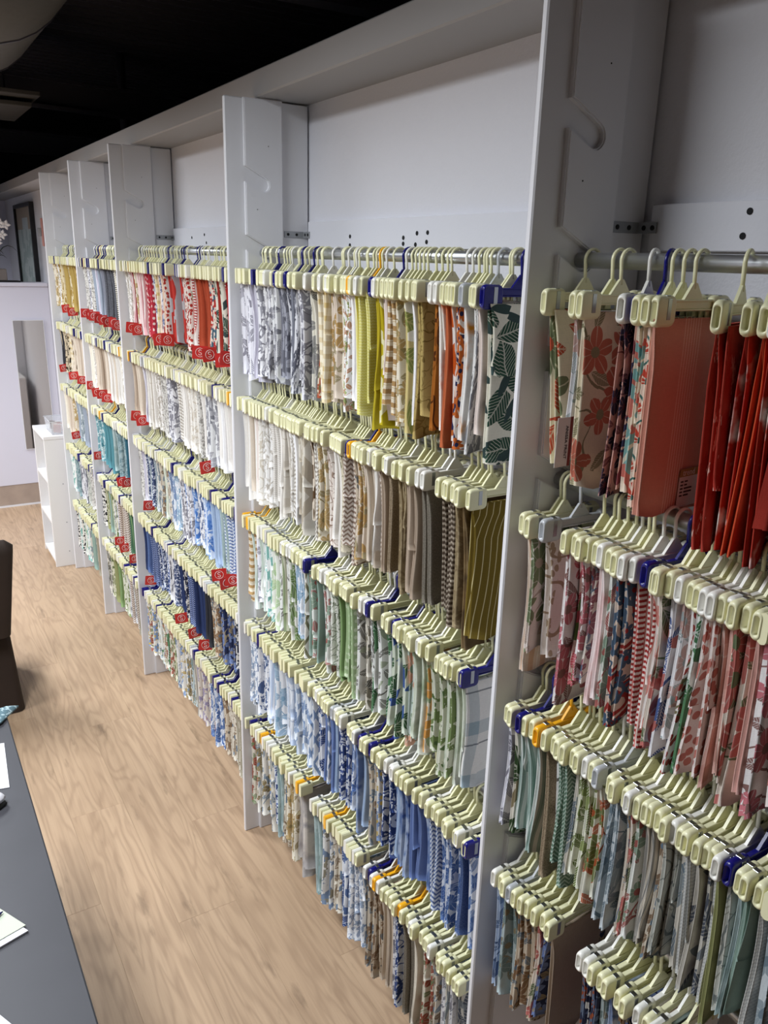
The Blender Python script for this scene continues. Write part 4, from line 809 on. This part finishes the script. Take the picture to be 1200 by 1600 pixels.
M_clear = mat('clear_acrylic', 'e8eaee', 0.08, alpha=0.28)
e = tag(empty('plastic_bin', (0.9, 5.45, bh + 0.001)), 'clear plastic bin of swatches on top of the bookcase', 'bin')
def wall4(x, y, h, t, fl):
    m = MB(); b = (x - fl, y - fl)
    for sx in (-1, 1): m.add([(sx * b[0], -b[1], 0), (sx * b[0], b[1], 0), (sx * x, y, h), (sx * x, -y, h), (sx * (b[0] - t), -b[1], 0), (sx * (b[0] - t), b[1], 0), (sx * (x - t), y, h), (sx * (x - t), -y, h)], [(0, 1, 2, 3), (7, 6, 5, 4), (3, 2, 6, 7), (0, 4, 5, 1), (0, 3, 7, 4), (1, 5, 6, 2)])
    for sy in (-1, 1): m.add([(-b[0], sy * b[1], 0), (b[0], sy * b[1], 0), (x, sy * y, h), (-x, sy * y, h), (-b[0], sy * (b[1] - t), 0), (b[0], sy * (b[1] - t), 0), (x, sy * (y - t), h), (-x, sy * (y - t), h)], [(0, 1, 2, 3), (7, 6, 5, 4), (3, 2, 6, 7), (0, 4, 5, 1), (0, 3, 7, 4), (1, 5, 6, 2)])
    return m.box(-b[0], b[0], -b[1], b[1], 0, 0.002)
wall4(0.07, 0.11, 0.085, 0.002, 0.01).build('bin_body', M_clear, e)
MB().tube([(-0.071, -0.111, 0.085), (0.071, -0.111, 0.085), (0.071, 0.111, 0.085), (-0.071, 0.111, 0.085), (-0.071, -0.111, 0.085)], 0.0025, 6).build('rim', mat('clear_rim', 'd5d8dc', 0.15, alpha=0.6), e)
for i, c in enumerate(('d8b0a8', 'e6e0d6', 'c9908a', 'd9d3cc', 'b98e84', 'efe9e2', '8a7f7c')):
    tag(MB().cbox(-0.022, 0.022, -0.0015, 0.0015, -0.028, 0.028, 0.0006).build('swatch_card', mat('swatch_%d' % i, c, 0.8), None, (0.875 + 0.012 * (i % 3), 5.37 + 0.022 * i, bh + 0.036)),
        '%s swatch card standing in the clear bin, %s from the front' % (['pink', 'ivory', 'rose', 'stone', 'brown', 'white', 'grey'][i], ordinal(i + 1)), 'swatch', 'swatch cards in the clear bin').rotation_euler = (0.25, 0.1, 0.3 * ((i % 3) - 1))
# mirror on the partition
M_mirror = mat('mirror_glass', 'b9b4ae', 0.04, 1.0)
e = tag(empty('wall_mirror', (0.975, 6.848, 0.465)), 'tall narrow mirror on the low white partition', 'mirror')
MB().box(-0.105, 0.112, -0.008, -0.0005, 0, 1.005).build('glass', M_mirror, e)
f = MB().box(-0.109, -0.105, -0.010, -0.0005, -0.004, 1.009).box(0.112, 0.116, -0.010, -0.0005, -0.004, 1.009).box(-0.105, 0.112, -0.010, -0.0005, -0.004, 0).box(-0.105, 0.112, -0.010, -0.0005, 1.005, 1.009); f.build('frame', M_panel, e)
# framed picture on the side wall beyond the partition
e = tag(empty('picture_frame', (XW - 0.001, 7.56, 1.58)), 'black framed pale green print on the side wall above the ledge', 'picture')
w2, h2 = 0.42, 0.77
f = MB()
for a in ((-w2, -w2 + 0.03, 0, h2), (w2 - 0.03, w2, 0, h2), (-w2 + 0.03, w2 - 0.03, 0, 0.03), (-w2 + 0.03, w2 - 0.03, h2 - 0.03, h2)): f.cbox(-0.035, 0, a[0], a[1], a[2], a[3], 0.002)
f.build('frame', mat('black_frame', '151417', 0.4), e)
t = NT('map_print'); uvv = t.n('ShaderNodeTexCoord').outputs['Object']; nn = t.noise(uvv, 9, 4, 0.6, 0.4)
t.put(t.b.inputs['Base Color'], t.mix(t.ma('GREATER_THAN', nn, 0.5), lin('c3cdc8'), lin('9fb0aa'))); t.b.inputs['Roughness'].default_value = 0.35
MB().box(-0.016, -0.012, -w2 + 0.03, w2 - 0.03, 0.03, h2 - 0.2).build('print', t.m, e)
MB().box(-0.016, -0.012, -w2 + 0.03, w2 - 0.03, h2 - 0.2, h2 - 0.03).build('mount', mat('tan_mount', 'a59684', 0.6), e)
MB().box(-0.018, -0.016, -0.17, 0.1, h2 - 0.2, h2 - 0.11).build('title_block', mat('grey_block', 'b9c0c0', 0.6), e)
# alarm strobe at the wall edge
e = tag(empty('alarm_box', (XW - 0.001, 6.82, 2.02)), 'small white and red alarm box on the wall beside the picture', 'alarm')
MB().cbox(-0.014, 0, -0.012, 0.012, 0, 0.2, 0.003).build('back_plate', mat('alarm_red', 'd49a92', 0.5), e)
MB().cbox(-0.04, -0.0145, -0.011, 0.011, 0.07, 0.13, 0.004).build('lens', mat('alarm_lens', '9a9da0', 0.2), e)
# orchid in a pot on a black tray on the ledge
tag(MB().cbox(0.55, 0.96, 6.848, 6.99, 1.753, 1.763, 0.003).build('tray', mat('black_tray', '141416', 0.4)), 'black tray on the white ledge under the plant', 'tray')
e = tag(empty('orchid_plant', (0.77, 6.92, 1.764)), 'white orchid in a square grey pot on the ledge', 'plant')
M_pot = mat('grey_pot', '6b6460', 0.6, var=0.2); M_dleaf = mat('dark_leaf', '1f261f', 0.4); M_pet = mat('orchid_petal', 'e9e6e4', 0.6); M_stem = mat('orchid_stem', '6f7a5c', 0.5)
MB().cbox(-0.11, 0.10, -0.06, 0.06, 0, 0.085, 0.004).build('pot', M_pot, e)
for k in range(9):
    a = k * 0.72 + 0.3; l = 0.17 + 0.05 * (k % 3); pts = []
    for j in range(7):
        f = j / 6; pts.append((math.cos(a) * l * f * 0.75, math.sin(a) * 0.05 * f, 0.083 + 0.17 * math.sin(f * 2.3) * (0.6 + 0.2 * (k % 3))))
    MB().tube(pts, [0.004, 0.011, 0.015, 0.015, 0.012, 0.008, 0.001], 6, flat=0.25, up=(0, 0, 1)).build('leaf', M_dleaf, e)
for k in range(2):
    sp_ = [(0.02 * k, 0.0, 0.08), (0.03 + 0.03 * k, 0.0, 0.24), (0.05 + 0.02 * k, -0.01, 0.36), (0.10 - 0.12 * k, -0.015, 0.43), (0.14 - 0.24 * k, -0.02, 0.41)]
    MB().tube(sp_, 0.003, 6).build('stem', M_stem, e)
    for (fx, fz) in [(0.05 + 0.02 * k, 0.34), (0.09 - 0.1 * k, 0.41), (0.13 - 0.2 * k, 0.40), (0.06, 0.27 + 0.03 * k), (0.1 - 0.16 * k, 0.33)]:
        m = MB()
        for q in range(5):
            a = q * 2 * PI / 5 + k; c = Vector((fx + 0.02 * math.cos(a), -0.02, fz + 0.02 * math.sin(a)))
            m.tube([(fx, -0.022, fz), c[:], (fx + 0.036 * math.cos(a), -0.026, fz + 0.036 * math.sin(a))], [0.004, 0.014, 0.003], 6, flat=0.3, up=(0, 1, 0))
        m.build('flower', M_pet, e)

# ------------------------------------------------------------------ ceiling gear
M_duct = mat('grey_duct_wrap', '565553', 0.8, bump=(12, 0.4, 0.01))
e = tag(empty('air_duct', (0, 0, 0)), 'large grey round air duct bending away under the black ceiling', 'duct')
def duct_path(n=26):
    pts = [(0.52, 3.45, 3.25), (0.52, 4.2, 3.25), (0.52, 5.0, 3.25)]
    for k in range(1, n + 1):
        a = (PI / 2) * k / n; pts.append((0.52 - 0.6 + 0.6 * math.cos(a), 5.0 + 0.6 * math.sin(a), 3.25))
    return pts + [(-1.2, 5.6, 3.25), (-2.6, 5.6, 3.25)]
dp = duct_path(); MB().tube(dp, 0.42, 32).build('duct_body', M_duct, e)
for i in (1, 3, 9, 15, 21, 26):
    a, b = Vector(dp[i]), Vector(dp[i + 1]); d = (b - a).normalized()
    MB().tube([a - d * 0.012, a + d * 0.012], 0.425, 32).build('seam_band', M_blackb, e)
e = tag(empty('ceiling_diffuser', (0, 0, 0)), 'grey stepped louvre box hanging below the black ceiling', 'diffuser')
for i, z in enumerate((2.93, 2.985)):
    MB().cbox(0.2, 1.10 + 0.04 * i, 6.5 - 0.12 * i, 7.3 - 0.1 * i, z, z + 0.03, 0.004).build('louvre', M_duct, e)
for (x, y) in ((0.35, 6.6), (0.95, 6.6), (0.35, 7.1), (0.95, 7.1)): MB().tube([(x, y, 3.016), (x, y, 3.745)], 0.006, 6).build('drop_rod', M_blackb, e)
def beam(p0, p1, r, lab, nm='steel_joist'):
    d = (Vector(p1) - Vector(p0)).normalized(); s = Vector((0, 0, 1)); n2 = d.cross(s).normalized(); m = MB()
    for (hw, z0, z1) in ((r, 0, 0.02), (0.006, 0.02, 0.2), (r, 0.2, 0.22)):
        vs = []
        for p in (Vector(p0), Vector(p1)):
            for (q, z) in ((-hw, z0), (hw, z0), (hw, z1), (-hw, z1)): vs.append((p + n2 * q + s * z)[:])
        m.add(vs, [(0, 1, 2, 3), (7, 6, 5, 4), (0, 4, 5, 1), (1, 5, 6, 2), (2, 6, 7, 3), (3, 7, 4, 0)])
    tag(m.build(nm, M_blackb), lab, 'joist', 'black joists under the ceiling')
beam((-2.5, 3.3, 2.93), (3.9, 3.1, 2.93), 0.05, 'black steel joist nearest overhead at the top of the photo')
beam((-2.0, 7.2, 3.1), (3.9, 8.0, 3.1), 0.05, 'black steel joist crossing behind the round duct')
beam((-2.0, 9.6, 2.93), (3.9, 9.75, 2.93), 0.05, 'farthest black steel joist above the back wall')
pp = MB().tube([(2.2, 8.3, 2.5), (2.2, 8.3, 3.745)], 0.04, 10); tag(pp.build('conduit_pipe', M_blackb), 'black vertical pipe in the dark space above the wall', 'pipe')

# ------------------------------------------------------------------ table and what lies on it
M_tab = mat('charcoal_laminate', '3c3c41', 0.5, bump=(25, 0.06), var=0.12); M_edge = mat('black_edge', '17171a', 0.5)
TZ = 0.76
e = tag(empty('work_table', (0, 0, 0)), 'long charcoal work table at lower left', 'table')
MB().cbox(-0.85, 0.155, 0.25, 2.24, TZ - 0.028, TZ, 0.003).build('tabletop', M_tab, e)
MB().cbox(-0.80, 0.10, 0.32, 2.17, TZ - 0.09, TZ - 0.029, 0.003).build('apron', M_edge, e)
for (x, y) in ((-0.78, 0.35), (0.06, 0.35), (-0.78, 2.13), (0.06, 2.13)): MB().cbox(x - 0.03, x + 0.03, y - 0.03, y + 0.03, 0, TZ - 0.0905, 0.003).build('leg', M_edge, e)
def sheet(name, pts, z, th, m, lab, cat):
    mb = MB().prism(pts, 'z', z, z + th); return tag(mb.build(name, m), lab, cat)
M_pap = mat('white_paper', 'd9d8de', 0.7); M_grn = mat('pale_green_paper', 'b9c0ae', 0.7)
sheet('paper_sheet', [(-0.22, 1.97), (0.117, 1.865), (0.112, 1.848), (-0.25, 1.93), (-0.33, 2.2), (-0.1, 2.19), (0.10, 2.1)][0:0] or [(-0.2, 1.92), (0.116, 1.856), (0.13, 2.06), (-0.18, 2.12)], TZ + 0.0006, 0.0012, M_pap, 'white printed sheet near the far end of the charcoal table', 'paper')
sheet('paper_sheet', [(-0.3, 1.26), (0.085, 1.372), (-0.04, 1.60), (-0.42, 1.49)], TZ + 0.0006, 0.004, M_pap, 'white folder under the pale green notepaper', 'paper')
nt = sheet('note_paper', [(-0.3, 1.275), (0.083, 1.386), (-0.035, 1.605), (-0.41, 1.50)], TZ + 0.005, 0.0015, M_grn, 'pale green notepaper on the table with a blue pen', 'paper')
sheet('paper_sheet', [(-0.4, 0.7), (0.06, 1.12), (-0.03, 1.30), (-0.5, 0.9)], TZ + 0.0006, 0.0015, M_pap, 'white sheet at the near end of the charcoal table', 'paper')
e = tag(empty('ball_pen', (0.05, 1.438, TZ + 0.0107)), 'blue pen lying on the pale green notepaper', 'pen'); e.rotation_euler.z = 3.6
MB().tube([(0.012, 0, 0), (0.12, 0, 0)], 0.004, 10).build('barrel', mat('pen_blue', '1c1f9a', 0.3), e); MB().tube([(0, 0, 0), (0.0115, 0, 0)], [0.001, 0.0038], 10).build('tip', mat('pen_tip', '15155a', 0.3), e)
# draped teal swatch over the far corner
def swatch():
    V, F, UV = [], [], []; nx, ny = 16, 8
    A = [Vector((-0.25, 2.30)), Vector((0.196, 2.262)), Vector((0.06, 2.02)), Vector((-0.3, 2.06))]
    A = [Vector((-0.3, 2.12)), Vector((0.19, 2.235)), Vector((0.135, 2.155)), Vector((-0.25, 1.90))]
    for top in (1, 0):
        for j in range(ny + 1):
            for i in range(nx + 1):
                s, q = i / nx, j / ny; p = A[0].lerp(A[1], s).lerp(A[3].lerp(A[2], s), q)
                over = max(0, p.x - 0.157); z = TZ + 0.0075 + 0.003 * math.sin(s * 9 + q * 3) + (0.005 if top else 0) - over * 0.3
                V.append((p.x, p.y, z)); 
    n = (nx + 1) * (ny + 1)
    for j in range(ny):
        for i in range(nx):
            a = j * (nx + 1) + i; F.append((a, a + 1, a + nx + 2, a + nx + 1)); F.append((n + a, n + a + nx + 1, n + a + nx + 2, n + a + 1))
    per = [i for i in range(nx + 1)] + [j * (nx + 1) + nx for j in range(1, ny + 1)] + [ny * (nx + 1) + i for i in range(nx - 1, -1, -1)] + [j * (nx + 1) for j in range(ny - 1, 0, -1)]
    for k in range(len(per)): a, b = per[k], per[(k + 1) % len(per)]; F.append((a, n + a, n + b, b))
    for f in F: UV += [(V[q][0], V[q][1]) for q in f]
    return to_mesh('fabric_swatch', V, F, UV, [fab('cloth_teal_swatch', 'fine', '5f7780', 'a9bdc2', '46606a', .8)])
tag(link('fabric_swatch', swatch()), 'teal figured swatch draped over the far corner of the table', 'fabric')
sheet('paper_sheet', [(-0.2, 2.085), (0.100, 2.172), (0.118, 2.195), (-0.2, 2.15)], TZ + 0.0175, 0.0008, M_pap, 'white slip lying on the teal swatch', 'paper')
# computer mouse at the table's left edge
e = tag(empty('computer_mouse', (0.055, 1.80, TZ + 0.0005)), 'white and black computer mouse on the charcoal table', 'mouse')
def dome(rx, ry, rz, n=14, m=5):
    mb = MB(); V = []
    for j in range(m + 1):
        a = PI / 2 * j / m
        for k in range(n):
            t_ = 2 * PI * k / n; V.append((rx * math.cos(a) * math.cos(t_), ry * math.cos(a) * math.sin(t_), rz * math.sin(a)))
    F = [(j * n + k, j * n + (k + 1) % n, (j + 1) * n + (k + 1) % n, (j + 1) * n + k) for j in range(m) for k in range(n)] + [tuple(reversed(range(n)))]
    return mb.add(V, F, True)
b_ = dome(0.048, 0.030, 0.018); b_.build('base', M_edge, e)
c_ = dome(0.047, 0.028, 0.021); c_.v = [(x, y, z + 0.0155) for x, y, z in c_.v]; c_.build('shell', M_pap, e)

# ------------------------------------------------------------------ slip-covered chair
t = NT('brown_slipcover'); t.b.inputs['Roughness'].default_value = 0.8; co = t.n('ShaderNodeTexCoord').outputs['Object']
t.put(t.b.inputs['Base Color'], t.mix(t.noise(co, 6, 3), lin('231812'), lin('34261d'))); t.bump(t.noise(co, 9, 4), 0.35, 0.01); M_br = t.m
e = tag(empty('parsons_chair', (0.08, 3.62, 0)), 'dark brown slip-covered chair beyond the table', 'chair')
def soft_box(w0, d0, w1, d1, z0, z1, y0=0.0, y1=0.0, r=0.03, nz=8, bulge=0.0):
    mb = MB(); rings = []
    for k in range(nz + 1):
        f = k / nz; s = 1
        top = (1 - f) * (z1 - z0)
        ins = 0 if top > r else r - math.sqrt(max(0, r * r - (r - top) ** 2))
        w, d = w0 + (w1 - w0) * f - 2 * ins, d0 + (d1 - d0) * f - 2 * ins
        rings.append([(x, y + y0 + (y1 - y0) * f, z0 + (z1 - z0) * f) for x, y in rrect(w, d, min(r, d / 2.2), 3)])
    N = len(rings[0]); V = [p for q in rings for p in q]
    F = [(k * N + i, k * N + (i + 1) % N, (k + 1) * N + (i + 1) % N, (k + 1) * N + i) for k in range(nz) for i in range(N)]
    mb.add(V, F, True); mb.add(rings[0], [tuple(reversed(range(N)))]); mb.add(rings[-1], [tuple(range(N))]); return mb
soft_box(0.50, 0.50, 0.45, 0.48, 0.003, 0.40, 0.18, 0.20, 0.03).build('skirt', M_br, e)
soft_box(0.455, 0.485, 0.45, 0.48, 0.401, 0.47, 0.2, 0.2, 0.03, 10).build('seat', M_br, e)
soft_box(0.45, 0.09, 0.55, 0.08, 0.402, 0.84, -0.085, -0.12, 0.035, 16).build('backrest', M_br, e)
